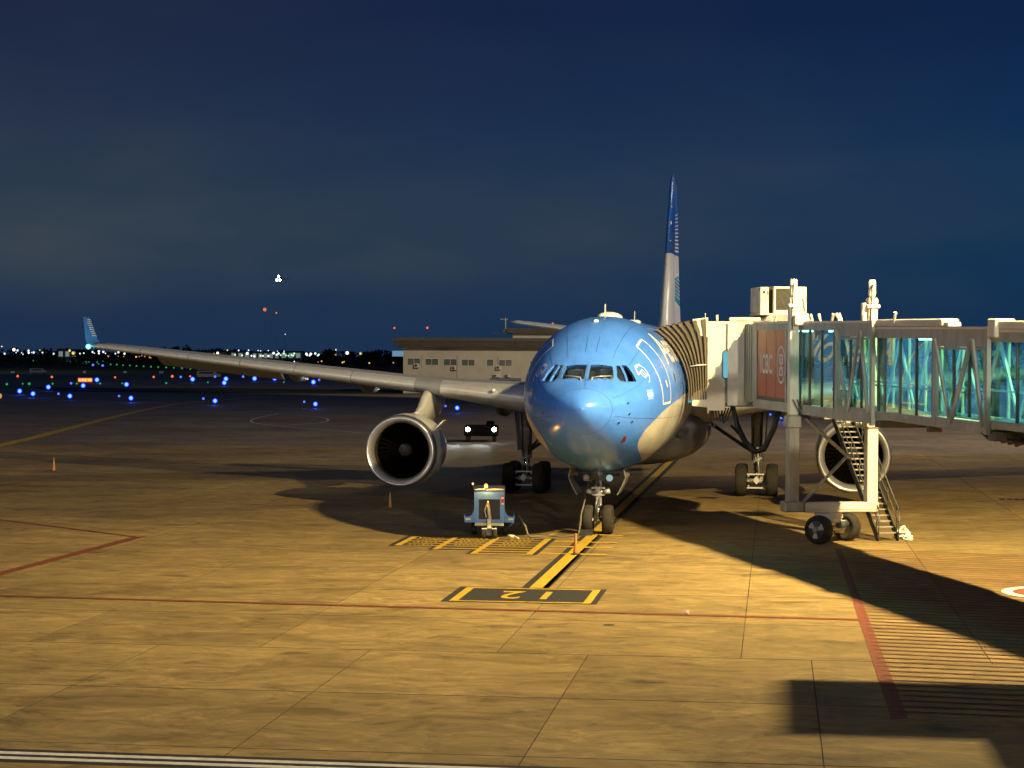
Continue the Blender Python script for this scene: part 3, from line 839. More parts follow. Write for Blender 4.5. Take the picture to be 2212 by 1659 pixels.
# doors
DOOR = [(4.95, 127.0), (6.0, 127.0), (6.03, 150), (6.03, 170), (5.98, 184.0), (4.85, 184.0), (4.80, 170), (4.80, 150)]
for sgn in (0, 1):
    P = DOOR if sgn == 0 else [(x, 180 - d) for x, d in DOOR]
    mb = MB(); surf_strip(mb, P + [P[0]], 0.075, 0.01, 8); obj('door_outline', mb, 'white', fus)
    mb = MB(); fl = (lambda d: d) if sgn == 0 else (lambda d: 180 - d)
    surf_strip(mb, [(5.50, fl(165.5)), (5.58, fl(171))], 0.14, 0.012, 3); obj('door_handle', mb, 'print_white', fus)
    mb = MB()
    P = [(3.30, 163.5), (3.78, 166.3), (3.74, 177.3), (3.25, 176.0)]
    for k in range(3):
        a, b = k / 3, (k + 1) / 3
        g = []
        for (u, t) in ((0, a), (1, a), (1, b), (0, b)):
            top = (P[0][0] + (P[1][0] - P[0][0]) * u, P[0][1] + (P[1][1] - P[0][1]) * u); bot = (P[3][0] + (P[2][0] - P[3][0]) * u, P[3][1] + (P[2][1] - P[3][1]) * u)
            g.append((top[0] + (bot[0] - top[0]) * t, top[1] + (bot[1] - top[1]) * t))
        mb.add([S(x, fl(d), 0.012) for x, d in g], [(0, 1, 2, 3)], 0 if k != 1 else 1)
    c0 = (3.515, 170.8)
    mb.add([S(c0[0] + 0.03 * math.cos(i * PI / 4), fl(c0[1] + 0.7 * math.sin(i * PI / 4)), 0.018) for i in range(8)], [tuple(range(8))], 2)
    obj('flag_decal', mb, [pm('flag_blue%d' % sgn, (0.20, 0.42, 0.80), 0.5), 'white', 'yellow'], fus)
    # alliance roundel: crescent, arc of letters, three interlaced strokes
    mb = MB()
    cx, cd = 3.72, 147.5
    def RP(a, r): return (cx + 0.31 * r * math.cos(a) , cd + 10.5 * r * math.sin(a))
    surf_strip(mb, [(lambda q: (q[0], fl(q[1])))(RP(R(a), 1.0)) for a in range(-60, 105, 15)], 0.04, 0.012, 2)
    for k in range(3):
        o_ = -0.13 + 0.13 * k
        surf_strip(mb, [(cx - 0.13 + o_, fl(cd - 3.5)), (cx - 0.04 + o_, fl(cd - 4.5)), (cx + o_, fl(cd)), (cx + 0.04 + o_, fl(cd + 4.5)), (cx + 0.13 + o_, fl(cd + 3.5))], 0.036, 0.012, 3)
    for k, ch in enumerate('SKYTEAM'):
        a = R(205 + k * 16 if sgn == 0 else 205 + k * 16)
        me = text_mesh(ch, 0.21, 1.0, offset=0.0)
        ct = RP(a, 1.05)
        for v in me.vertices:
            lx, ly = v.co.x - 0.07, v.co.y - 0.08
            v.co = S(ct[0] + (lx if sgn == 0 else -lx), fl(ct[1] - ly / 0.0452), 0.014)
        bm = bmesh.new(); bm.from_mesh(me)
        base_i = len(mb.v)
        mb.add([vv.co.copy() for vv in bm.verts], [[q.index for q in ff.verts] for ff in bm.faces]); bm.free()
        bpy.data.meshes.remove(me)
    obj('alliance_emblem', mb, 'print_white', fus)
    # airline title wrapped round the upper fuselage
    me = text_mesh('Aerolíneas Argentinas', 1.95, 1.12, 0.98, 0.12, 0.022)
    bm = bmesh.new(); bm.from_mesh(me)
    for yy in [(-0.6 + 0.12 * i) for i in range(22)]:
        bmesh.ops.bisect_plane(bm, geom=bm.verts[:] + bm.edges[:] + bm.faces[:], plane_co=(0, yy, 0), plane_no=(0, 1, 0))
    xmax = max(v.co.x for v in bm.verts)
    for v in bm.verts:
        X_ = 6.75 + v.co.x if sgn == 0 else 6.75 + xmax - v.co.x
        v.co = S(X_, fl(155.0 - v.co.y / 2.83 * 57.3), 0.012)
    bm.to_mesh(me); bm.free()
    mesh_obj('title_lettering', me, 'white', fus)
    # cabin windows
    cw = None
    for i in range(66):
        x = 7.3 + i * 0.62
        if 14.5 < x < 16.8 or 33.5 < x < 35: continue
        mb = MB()
        if cw is None:
            P = [(x + 0.13 * sx * (1 if abs(sy) < 1 else 0.75), 166.5 + 3.6 * sy) for sx, sy in ((-1, -.6), (-.6, -1), (.6, -1), (1, -.6), (1, .6), (.6, 1), (-.6, 1), (-1, .6))]
            mb.add([S(a, fl(d), 0.01) for a, d in P], [tuple(range(8))])
            cw = obj('cabin_window', mb, 'hub_dark', fus); x00 = x
        else:
            o = inst(cw, parent=fus, loc=(x - x00, 0, 0))
# roof fittings
mb = MB(); mb.lathe([(0, 0.0), (0.05, 0.18), (0.5, 0.30), (1.2, 0.33), (1.9, 0.28), (2.4, 0.0)], (10.0, 0, 7.82), 'x', 14); mb.xf(lambda p: (p.x, p.y * 1.5, 7.80 + (p.z - 7.82) * 0.72)); obj('satcom_dome', mb, 'white', air)
mb = MB(); mb.prism([(9.1, -0.01, 7.78), (9.45, -0.01, 7.8), (9.32, -0.01, 8.28), (9.2, -0.01, 8.28)], (0, 0.03, 0)); obj('blade_antenna', mb, 'dim_white', air)
mb = MB(); mb.prism([(24.1, -0.01, 7.8), (24.5, -0.01, 7.8), (24.4, -0.01, 8.35), (24.25, -0.01, 8.35)], (0, 0.03, 0)); mb.xf(lambda p: (p.x, p.y + 0.0, p.z)); obj('blade_antenna', mb, 'dim_white', air)
mb = MB(); mb.cbox(6.55, 6.85, 0.02, 0.2, 7.53, 7.66, 0.03); obj('beacon_cover', mb, 'white', air)
mb = MB(); mb.cbox(12.4, 13.2, -1.05, -0.6, 7.45, 7.75, 0.04); obj('roof_fairing', mb, 'dim_white', air)
# probes on the nose cheeks
mb = MB()
for x, d in ((2.0, 190), (2.3, 200), (1.6, 205), (2.0, -10), (2.3, -20), (1.9, 172)): mb.box(*[S(x, d, 0.03)[i] + s for i in range(3) for s in (-0.05 if i == 0 else -0.02, 0.07 if i == 0 else 0.02)])
obj('air_data_probe', mb, 'chrome', fus)
mb = MB(); surf_strip(mb, [(2.48, 222.5), (2.60, 225.5), (2.70, 227.5)], 0.12, 0.01, 3); obj('access_panel', mb, 'gear_dark', fus)
mb = MB(); surf_strip(mb, [(2.40, 220.0), (2.62, 221), (2.82, 229), (2.6, 231), (2.40, 220.0)], 0.03, 0.012, 3); obj('red_marking_frame', mb, 'red_sticker', fus)
mb = MB()
for P in ([(8.6, 100), (8.6, 150)], [(8.6, 30), (8.6, 80)]): surf_strip(mb, P, 0.02, 0.006, 10)
surf_strip(mb, [(1.15, a) for a in range(0, 361, 12)], 0.018, 0.004, 1)
for a in (112, 130, 68, 50): surf_strip(mb, [(3.45, a), (8.4, 180 + (a - 180) * 0.93 if a > 90 else a * 0.93)], 0.014, 0.005, 10)
for x_ in (4.62, 6.4, 10.4): surf_strip(mb, [(x_, a) for a in range(0, 361, 10)], 0.014, 0.004, 1)
for a in (95, 85, 152, 28, 196, -16): surf_strip(mb, [(3.6 if a in (95, 85) else 1.3, a), (4.6, a), (10.4, a)], 0.012, 0.005, 8)
surf_strip(mb, [(1.2, 90), (1.9, 90)], 0.014, 0.005, 4)
obj('panel_seam', mb, pm('seam_blue', (0.02, 0.06, 0.22), 0.6), fus)

# belly fairing
mb = MB(); rings = []
for x, hw, zt, zb in ((16.6, 0.3, 2.75, 2.25), (17.2, 1.6, 3.5, 2.0), (18.2, 2.5, 3.95, 1.88), (19.6, 3.0, 4.25, 1.80), (21.5, 3.22, 4.4, 1.76), (26, 3.28, 4.4, 1.74), (30, 3.2, 4.3, 1.76), (33, 2.8, 4.0, 1.86), (35.5, 1.9, 3.5, 2.0), (37.5, 0.5, 2.9, 2.2)):
    zc = (zt + zb) / 2; hh = (zt - zb) / 2
    ring = []
    for i in range(40):
        a = 2 * PI * i / 40; c, s = math.cos(a), math.sin(a)
        e = 0.8
        ring.append((x, hw * math.copysign(abs(c) ** e, c), zc + hh * math.copysign(abs(s) ** e, s)))
    rings.append(ring)
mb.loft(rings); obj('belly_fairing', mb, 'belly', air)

# wings
def airfoil(n=14):
    up, lo = [], []
    for i in range(n + 1):
        t = 0.5 * (1 - math.cos(PI * i / n))
        th = 0.6 * (0.2969 * math.sqrt(t) - 0.126 * t - 0.3516 * t * t + 0.2843 * t ** 3 - 0.1036 * t ** 4) / 0.12 * 2
        cam_ = 0.012 * 4 * t * (1 - t) + (0.012 * math.sin(PI * t * t))
        up.append((t, cam_, th)); lo.append((t, cam_, -th))
    return up[::-1] + lo[1:-1]
AF = airfoil()
def le(y): return 20.6 + 0.63 * (y - 2.82)
def te(y): return 31.6 + 0.3 * (y - 2.82) / 6.6 if y < 9.4 else 31.9 + (y - 9.4) * 8.3 / 20.1
def lez(y): return 4.05 + 0.092 * y
def wing_pt(y, t, zc_, th, sgn, grow=0.0):
    ch = te(y) - le(y)
    tc_ = 0.088 - 0.032 * min(1, y / 9.4) - 0.008 * max(0, min(1, (y - 9.4) / 12))
    inc = R(3.6 - 4.6 * min(1.0, y / 24.0))
    xx, zz = t * ch, (zc_ + th * tc_) * ch
    if grow: zz += math.copysign(grow, th) if th else 0
    X_ = le(y) + xx * math.cos(inc) + zz * math.sin(inc) - (grow if t < 0.02 else 0)
    Z_ = lez(y) - xx * math.sin(inc) + zz * math.cos(inc)
    return Vector((X_, sgn * y, Z_))
wing_objs = {}
for sgn in (1, -1):
    mb = MB()
    ys = [1.0, 2.8, 4.5, 6.4, 8.0, 9.4, 11, 13, 16, 19.5, 23, 26, 28.5, 29.5]
    mb.loft([[wing_pt(y, t, c, h, sgn) for t, c, h in AF] for y in ys])
    w = obj('wing', mb, 'wing_grey', air); wing_objs[sgn] = w
    lei = [q for q in AF if q[0] < 0.15]
    for a, b in ((3.6, 8.72), (10.05, 13.4), (13.44, 16.6), (16.64, 19.8), (19.84, 23.0), (23.04, 26.1), (26.14, 29.1)):
        mb = MB(); n = 5
        upi = sorted([q for q in lei if q[2] >= 0], key=lambda q: -q[0]); loi = sorted([q for q in lei if q[2] < 0], key=lambda q: q[0])
        order = upi + loi
        mb.loft([[wing_pt(a + (b - a) * k / n, t, c, h, sgn, 0.022) for t, c, h in order] for k in range(n + 1)], closed=False)
        obj('slat', mb, 'slat', w)
    # drooped aileron and the flap track fairings
    mb = MB()
    rings = []
    for y in (18.6, 25.9):
        hx, hz = te(y) - 1.45, wing_pt(y, 0.72, 0, 0, sgn).z
        rings.append([(hx, sgn * y, hz + 0.12), (hx + 0.75, sgn * y, hz - 0.28), (hx + 1.4, sgn * y, hz - 0.72), (hx + 0.6, sgn * y, hz - 0.48), (hx - 0.1, sgn * y, hz - 0.14)])
    mb.loft(rings, smooth=False); obj('aileron', mb, 'wing_grey', w)
    for y, L, r in ((6.6, 5.2, 0.34), (13.6, 4.6, 0.27), (17.6, 4.0, 0.22)):
        mb = MB(); x0 = te(y) - L * 0.72; z0 = wing_pt(y, 0.6, 0, -0.4, sgn).z - 0.18
        mb.lathe([(0, 0.02), (0.4, r * 0.55), (1.2, r * 0.95), (L * 0.5, r), (L * 0.8, r * 0.6), (L, 0.04)], (x0, sgn * y, z0), 'x', 14)
        mb.xf(lambda p: (p.x, p.y if True else 0, z0 - 0.02 * 0 + (p.z - z0) * 1.25 - 0.06 * (p.x - x0)))
        obj('flap_track_fairing', mb, 'wing_grey', w)
    # winglet
    mb = MB(); rings = []
    for t_, lx, y, z, ch in ((0, 37.36, 29.45, 6.77, 2.62), (0.15, 37.55, 29.72, 6.86, 2.3), (0.35, 37.85, 29.92, 7.15, 1.9), (1.0, 38.75, 30.36, 8.3, 0.95)):
        ny, nz = (0.25, 0.97) if t_ == 0 else ((0.7, 0.7) if t_ < 0.3 else (0.94, -0.33))
        ring = []
        for t, c, h in AF: ring.append((lx + t * ch, sgn * (y - 0.0 + ny * h * 0.05 * ch * -1), z + nz * h * 0.05 * ch * (1 if t_ < 0.3 else -0.3)))
        rings.append(ring)
    mb.loft(rings); wl = obj('winglet', mb, 'winglet_blue', w)
    mb = MB()
    for k in range(9):
        t = 0.16 + k * 0.092
        lx, y, z, ch = 37.85 + 0.9 * t, 29.92 + 0.44 * t, 7.15 + 1.15 * t - 0.12, 1.9 - 0.95 * t
        P = [(lx + ch * q, sgn * (y - 0.075), z + 0.10 * math.sin(q * 2.6)) for q in (0.30, 0.45, 0.6, 0.75, 0.92)]
        mb.add([(p[0], p[1], p[2]) for p in P] + [(p[0], p[1] - sgn * 0.004, p[2] + 0.024) for p in P], [(i, i + 1, i + 6, i + 5) for i in range(4)])
    obj('winglet_stripe', mb, 'white', w)
    mb = MB(); mb.ball((37.25, sgn * 29.55, 6.72), 0.13, 10); obj('navigation_light', mb, 'e_nav' if sgn > 0 else 'e_red', w)
mb = MB(); mb.ball((22.6, 6.05, 4.83), 0.1, 8); obj('wing_scan_lamp', mb, 'white', wing_objs[1])

# engines
def engine(sgn):
    e = bpy.data.objects.new('engine', None); C.objects.link(e); e.parent = air
    e.location = (18.3, sgn * 9.4, 2.32)
    mb = MB(); mb.lathe([(0.5, 1.18), (0.34, 1.185), (0.18, 1.235), (0.07, 1.31), (0.01, 1.375), (0.0, 1.40), (0.03, 1.44), (0.08, 1.468)], (0, 0, 0), 'x', 56)
    mb.f = mb.f[:-2]; mb.m = mb.m[:-2]; mb.sm = mb.sm[:-2]
    obj('intake_lip', mb, 'silver', e)
    mb = MB(); mb.lathe([(0.08, 1.468), (0.2, 1.502), (0.42, 1.53)], (0, 0, 0), 'x', 56); mb.f = mb.f[:-2]; mb.m = mb.m[:-2]; mb.sm = mb.sm[:-2]; obj('lip_band', mb, pm('lip_grey', (0.16, 0.17, 0.18), 0.3, 0.5), e)
    mb = MB(); mb.lathe([(0.42, 1.528), (0.8, 1.548), (1.4, 1.56), (2.4, 1.545), (3.3, 1.46), (4.3, 1.25), (4.75, 1.12), (4.70, 1.06), (3.5, 1.2)], (0, 0, 0), 'x', 56); mb.f = mb.f[:-2]; mb.m = mb.m[:-2]; mb.sm = mb.sm[:-2]
    obj('nacelle', mb, 'nac', e)
    mb = MB(); mb.lathe([(1.45, 1.24), (0.9, 1.2), (0.6, 1.18), (0.5, 1.179)], (0, 0, 0), 'x', 56); mb.f = mb.f[:-2]; mb.m = mb.m[:-2]; mb.sm = mb.sm[:-2]
    obj('intake_duct', mb, 'duct', e)
    mb = MB(); mb.lathe([(1.62, 0.001), (1.62, 1.235)], (0, 0, 0), 'x', 40); obj('fan_disc', mb, 'dark', e)
    mb = MB()
    for k in range(34):
        a = 2 * PI * k / 34
        def bp(r, da, dx): return Vector((1.42 + dx, r * math.cos(a + da), r * math.sin(a + da)))
        g = [bp(0.34, 0.0, 0.0), bp(0.7, 0.02, 0.0), bp(1.0, 0.02, 0.0), bp(1.22, 0.0, 0.0), bp(1.22, 0.12, 0.14), bp(1.0, 0.16, 0.15), bp(0.7, 0.2, 0.15), bp(0.34, 0.26, 0.15)]
        mb.add(g, [(0, 1, 6, 7), (1, 2, 5, 6), (2, 3, 4, 5)], 0, True)
    obj('fan_blades', mb, 'fan', e)
    mb = MB(); mb.lathe([(1.02, 0.0), (1.08, 0.1), (1.22, 0.22), (1.42, 0.34)], (0, 0, 0), 'x', 24); obj('spinner', mb, 'gear_dark', e)
    mb = MB()
    sp = []
    for k in range(26):
        a = k / 25 * 2.4 * PI; r = 0.05 + 0.17 * k / 25; xx = 1.02 + 0.8 * max(0, r - 0.02)
        for dr in (0, 0.03 + 0.02 * k / 25): sp.append((xx - 0.006 + dr * .75, (r + dr) * math.cos(a), (r + dr) * math.sin(a)))
    mb.add(sp, [(2 * i, 2 * i + 2, 2 * i + 3, 2 * i + 1) for i in range(25)]); obj('spinner_spiral', mb, 'gear_dark', e)
    mb = MB(); mb.lathe([(4.2, 0.98), (5.0, 0.86), (5.9, 0.62), (5.9, 0.5), (6.3, 0.3), (6.8, 0.02)], (0, 0, 0), 'x', 32); obj('core_nozzle', mb, 'gear', e)
    mb = MB(); rings = []
    for x, zt, zb, hw in ((3.2, 1.49, 1.35, 0.04), (4.0, 1.58, 1.30, 0.12), (5.0, 1.80, 1.20, 0.17), (5.9, 2.16, 1.1, 0.20), (6.7, 2.46, 1.0, 0.21), (8.5, 2.5, 1.3, 0.24), (11.0, 2.3, 1.75, 0.10)):
        rings.append([(x, -hw, zb), (x, hw, zb), (x, hw, zt - 0.1), (x, hw * 0.6, zt), (x, -hw * 0.6, zt), (x, -hw, zt - 0.1)])
    mb.loft(rings); obj('pylon', mb, 'nac', e)
    mb = MB(); mb.prism([(1.2, sgn * -1.28, 0.86), (2.2, sgn * -1.28, 0.86), (2.15, sgn * -1.62, 1.25), (1.5, sgn * -1.62, 1.25)], (0, 0.03, 0.03)); obj('nacelle_strake', mb, 'nac', e)
    return e
engine(1); engine(-1)

# tailplane and fin
for sgn in (1, -1):
    mb = MB(); rings = []
    for y, lx, ch, z in ((0.4, 49.6, 6.0, 7.15), (4.5, 52.3, 4.2, 7.70), (9.3, 55.5, 2.2, 8.34), (9.75, 56.1, 1.6, 8.40)):
        rings.append([(lx + t * ch, sgn * y, z + (c + h * 0.05) * ch) for t, c, h in AF])
    mb.loft(rings); obj('tailplane', mb, 'tail_silver', air)
fin_st = [(6.9, 44.6, 12.0, 0.62), (7.55, 45.4, 11.0, 0.58), (7.9, 46.3, 10.0, 0.50), (8.5, 47.0, 9.2, 0.42), (9.4, 47.7, 8.45, 0.40), (12.2, 49.85, 6.35, 0.29), (12.22, 49.86, 6.34, 0.29), (16.2, 53.0, 3.55, 0.16), (16.8, 53.6, 2.95, 0.12), (17.08, 54.4, 2.0, 0.04)]
def fin_ring(z, lx, ch, hw):
    ring = [(lx + t * ch, h * hw * 0.92, z) for t, c, h in AF if t < 0.7]
    y_ = hw * 0.56
    return [(lx + 0.7 * ch, y_, z)] + ring + [(lx + 0.7 * ch, -y_, z)]
RUD = R(8.5)
def rud_pt(z, q, side):
    _, lx, ch, hw = fin_at(z)
    x_, y_ = q * 0.29 * ch, side * hw * 0.54 * (1 - q * 0.9)
    return Vector((lx + 0.71 * ch + x_ * math.cos(RUD) + y_ * math.sin(RUD), -x_ * math.sin(RUD) + y_ * math.cos(RUD), z))
def fin_at(z):
    for i in range(len(fin_st) - 1):
        a, b = fin_st[i], fin_st[i + 1]
        if a[0] <= z <= b[0]:
            t = (z - a[0]) / max(1e-6, b[0] - a[0]); return [a[k] + (b[k] - a[k]) * t for k in range(4)]
    return list(fin_st[-1])
mb = MB(); mb.loft([fin_ring(*s) for s in fin_st[:6]]); fin = obj('tail_fin', mb, 'tail_silver', air)
mb = MB(); mb.loft([fin_ring(*s) for s in fin_st[6:]]); obj('fin_top', mb, 'navy', fin)
mb = MB()
for z0, z1, mi in ((8.15, 9.25, 0), (9.25, 11.2, 1), (11.2, 12.3, 0), (12.3, 16.6, 2)):
    n_ = max(1, int((z1 - z0) / .5)); zz = [z0 + (z1 - z0) * k / n_ for k in range(n_ + 1)]
    mb.loft([[rud_pt(z, 0, -1), rud_pt(z, .5, -1), rud_pt(z, 1, -1), rud_pt(z, 1, 1), rud_pt(z, .5, 1), rud_pt(z, 0, 1)] for z in zz], mi, False)
obj('rudder', mb, ['tail_silver', 'teal_blue', 'navy'], fin)
def rud_patch(mb, P, side):
    A = [rud_pt(z, q, side) + Vector((0, side * .012, 0)) for q, z in P]
    mb.add(A, [(0, 1, 2, 3)])
for side in (-1, 1):
    mb = MB()
    for k in range(11):
        z = 12.5 + k * .215; th = .10 - k * .006
        rud_patch(mb, [(0.02, z - .01), (.98, z + .03 + .012 * k), (.98, z + .03 + .012 * k + th), (0.02, z - .01 + th)], side)
    for k in range(7):
        z = 9.75 + k * .22
        rud_patch(mb, [(0.02, z + .16), (.98, z - .04), (.98, z + .03), (0.02, z + .21)], side)
    rud_patch(mb, [(0.02, 9.25), (.98, 9.25), (.98, 9.26), (0.02, 9.62)], side)
    rud_patch(mb, [(0.02, 10.95), (.98, 11.2), (.98, 11.21), (0.02, 11.21)], side)
    obj('rudder_stripe', mb, 'white', fin)
def fin_side(z, t, sgn, off=0.012):
    _, lx, ch, hw = fin_at(z)
    th = 0.6 * (0.2969 * math.sqrt(t) - 0.126 * t - 0.3516 * t * t + 0.2843 * t ** 3 - 0.1036 * t ** 4) / 0.12 * 2
    return Vector((lx + t * ch, sgn * (th * hw * 0.92 + off), z))
mb = MB()
for z, dz in ((12.9, .06), (13.9, .18), (14.95, .06), (15.9, .2), (16.35, .15)):
    p = fin_side(z, 0.02, -1, 0.02); q = fin_side(z + dz, 0.02, -1, 0.02)
    mb.add([p + Vector((0, -.03, 0)), p + Vector((-.03, .04, 0)), q + Vector((-.03, .04, 0)), q + Vector((0, -.03, 0))], [(0, 1, 2, 3)])
obj('leading_edge_chip', mb, 'tail_silver', fin)

air.rotation_euler = (0, 0, -0.004); air.location = (0, 28.0 * 0.004, 0)   # parked a touch off the line
# landing gear
def tyre(mb, c, r, w, mi=0, ax='y'):
    mb.lathe([(-w * .42, r * .62), (-w * .5, r * .72), (-w * .5, r * .88), (-w * .36, r * .97), (-w * .12, r), (w * .12, r), (w * .36, r * .97), (w * .5, r * .88), (w * .5, r * .72), (w * .42, r * .62)], c, ax, 32, mi)
def hub(mb, c, r, w, mi=0, ax='y'):
    mb.lathe([(-w * .36, r * .64), (-w * .30, r * .5), (-w * .34, r * .24), (-w * .42, r * .2), (-w * .42, 0.001)], c, ax, 20, mi)
    mb.lathe([(w * .42, 0.001), (w * .42, r * .2), (w * .34, r * .24), (w * .30, r * .5), (w * .36, r * .64)], c, ax, 20, mi)
ng = bpy.data.objects.new('nose_gear', None); C.objects.link(ng); ng.parent = air; ng.location = (6.67, 0, 0)
for y in (-0.355, 0.355):
    mb = MB(); tyre(mb, (0, y, 0.525), 0.525, 0.37); obj('tyre', mb, 'tyre', ng)
    mb = MB(); hub(mb, (0, y, 0.525), 0.525, 0.37); obj('wheel_rim', mb, 'hub_white', ng)
mb = MB(); mb.tube((0.0, -.3, .525), (0.0, .3, .525), .07); mb.tube((0.02, 0, .45), (0.08, 0, 1.1), .075, .075, 14); obj('oleo', mb, 'chrome', ng)
mb = MB(); mb.tube((0.08, 0, 1.02), (0.25, 0, 2.6), .125, .15, 16)
mb.tube((0.1, -.34, 1.5), (0.1, .34, 1.5), .06); mb.tube((.0, -.42, 1.55), (.0, -.22, 1.5), .09); mb.tube((.0, .42, 1.55), (.0, .22, 1.5), .09)
mb.box(-.02, .16, -.22, .22, 1.38, 1.44); mb.box(-.02, .16, -.24, .24, 1.62, 1.68)
obj('strut', mb, 'gear', ng)
mb = MB(); mb.path([(-.12, .03, 1.32), (-.3, .03, .98), (-.08, .03, .6)], .04, 6); mb.path([(-.1, -.1, 1.3), (-.2, -.12, 1.05), (-.2, .02, 1.0)], .025, 6); obj('torque_link', mb, 'gear', ng)
mb = MB(); mb.tube((-.1, -.42, 2.0), (.2, -.06, 1.75), .045); mb.tube((-.1, .42, 2.0), (.2, .06, 1.75), .045); mb.tube((.2, -.75, 2.12), (.2, .75, 2.12), .06); mb.tube((.15, 0, 1.7), (-1.2, 0, 2.35), .07); mb.box(-.05, .1, -.3, .3, 1.92, 2.1)
obj('drag_brace', mb, 'gear_dark', ng)
for y, m_ in ((-.42, 'e_gearlight'), (.42, 'gear')):
    mb = MB(); mb.lathe([(-.02, .12), (0, .1), (.06, .085), (.12, .11)], (-.2, y, 2.02), 'x', 18); obj('taxi_lamp', mb, m_, ng)
for s in (-1, 1):
    mb = MB(); P = [(-.3, s * .95, 2.35), (-.3, s * 1.02, 2.05), (-.3, s * .9, 1.75), (-.3, s * .72, 1.42)]
    for i in range(3):
        a, b = Vector(P[i]), Vector(P[i + 1]); mb.prism([a, b, b + Vector((0, .035, 0)), a + Vector((0, .035, 0))], (1.7, 0, 0))
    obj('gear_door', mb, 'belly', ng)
mb = MB(); mb.box(-.8, -.35, .14, .60, 0, .2); obj('chock_pad', mb, 'gear_dark', ng)
for s in (1, -1):
    g = bpy.data.objects.new('main_gear', None); C.objects.link(g); g.parent = air; g.location = (28.85, s * 5.34, 0)
    for dx in (-.99, .99):
        for dy in (-.7, .7):
            mb = MB(); tyre(mb, (dx, dy, .7), .7, .53); obj('tyre', mb, 'tyre', g)
            mb = MB(); hub(mb, (dx, dy, .7), .7, .53); obj('wheel_rim', mb, 'hub_white', g)
    mb = MB(); mb.tube((-1.1, 0, .72), (1.1, 0, .72), .14); mb.tube((-.99, -.55, .7), (-.99, .55, .7), .11); mb.tube((.99, -.55, .7), (.99, .55, .7), .11); obj('bogie_beam', mb, 'gear', g)
    mb = MB()
    for dy in (-.36, .36):
        for k in range(6): a = k * PI / 3; mb.tube((-1.28, dy, .7 + .0), (-1.2, dy + 0.0, .7), .02) if k == 0 else mb.tube((-1.22, dy + .0, .7 + .26 * math.sin(a)), (-1.0, dy, .7 + .26 * math.sin(a)), .045)
    mb.prism([(-1.25, 0, .55), (-1.25, .16, .74), (-1.25, 0, .93), (-1.25, -.16, .74)], (.08, 0, 0)); mb.box(-1.22, -1.1, -.5, .5, .98, 1.04); mb.box(-1.2, -1.05, -.5, .5, .36, .42)
    obj('brake_stack', mb, 'print_white', g)
    mb = MB(); mb.tube((0, 0, .8), (-.06, 0, 1.7), .15, .15, 16); obj('oleo', mb, 'chrome', g)
    mb = MB(); mb.tube((-.06, 0, 1.6), (-.25, 0, 4.6), .24, .3, 16); mb.box(-.35, -.05, -.16, .16, 1.55, 1.75); mb.tube((-.45, .2, 1.5), (-.45, -.25, 1.72), .06); mb.tube((-.5, -.1, 1.0), (-.4, -.05, 1.9), .05)
    obj('strut', mb, 'gear', g)
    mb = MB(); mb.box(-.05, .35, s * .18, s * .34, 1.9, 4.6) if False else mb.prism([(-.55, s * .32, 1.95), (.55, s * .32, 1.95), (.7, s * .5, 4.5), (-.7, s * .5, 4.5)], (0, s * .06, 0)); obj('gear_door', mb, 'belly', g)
    mb = MB(); mb.tube((-.15, -s * .15, 1.95), (-.3, -s * 2.3, 3.4), .085); mb.tube((.35, -s * .1, 2.0), (-.1, -s * 1.2, 3.2), .05); obj('side_brace', mb, 'gear_dark', g)
    mb = MB(); mb.path([(-.3, .12, 4.2), (-.36, .15, 3), (-.34, .16, 2.0), (-.5, .05, 1.5), (-.6, 0, 1.1)], .03, 6); mb.path([(-.3, -.12, 4.0), (-.4, -.2, 2.6), (-.4, -.1, 1.8)], .025, 6); obj('hydraulic_line', mb, 'hose', g)
mb = MB(); mb.tube((29.9, 4.35, 0.02), (29.9, 4.65, 0.16), .1); 
# ================================================================== JET BRIDGE
BO = Vector((5.52, -8.12, 0)); BTH = math.atan2(.2775, .9605); BC, BS = math.cos(BTH), math.sin(BTH)
br = thing('jet_bridge', 'glass walled jet bridge with red bank panels docked to the airliner', 'jet bridge', BO, BTH)
def a2b(p):
    d = Vector(p) - BO
    return Vector((d.x * BC + d.y * BS, -d.x * BS + d.y * BC, d.z))
SL = 0.012
def sl(p): return (p.x, p.y, p.z + SL * p.x)
def bobj(name, mb, mats, parent=None, slope=True):
    if slope: mb.xf(sl)
    return obj(name, mb, mats, parent or br)
def section(x0, x1, hy, zf, zg0, zg1, zr, name):
    mb = MB(); mb.box(x0, x1, -hy, hy, zf, zf + .08)
    bobj(name + '_floor', mb, 'bridge_dark')
    mb = MB(); mb.box(x0, x1, -hy + .12, hy - .12, zf + .082, zf + .10); bobj('floor_covering', mb, 'interior')
    for s in (1, -1):
        mb = MB(); mb.box(x0, x1, s * (hy - .1), s * (hy + .03), zf - .01, zg0); mb.box(x0, x1, s * (hy + .028), s * (hy + .06), zf + .1, zf + .16)
        bobj('floor_beam', mb, 'bridge_grey')
        mb = MB(); mb.box(x0, x1, s * (hy - .1), s * (hy + .03), zg1, zr - .04); bobj('roof_beam', mb, 'bridge_grey')
    mb = MB(); mb.box(x0 - .02, x1 + .02, -hy - .05, hy + .05, zr - .04, zr + .03); bobj('roof', mb, 'cream')
    mb = MB(); mb.box(x0, x1, -hy + .1, hy - .1, zg1 + .02, zg1 + .05); bobj('ceiling', mb, 'interior')
    n = max(1, int((x1 - x0) / 3.6))
    for k in range(n):
        xa = x0 + (x1 - x0) * (k + .5) / n
        mb = MB(); mb.box(xa - 1.1, xa + 1.1, -.08, .08, zg1 - .05, zg1 + .015); bobj('ceiling_light', mb, 'e_tube')
section(-7.7, 5.9, 1.15, 4.40, 4.72, 7.28, 7.56, 'tunnel')
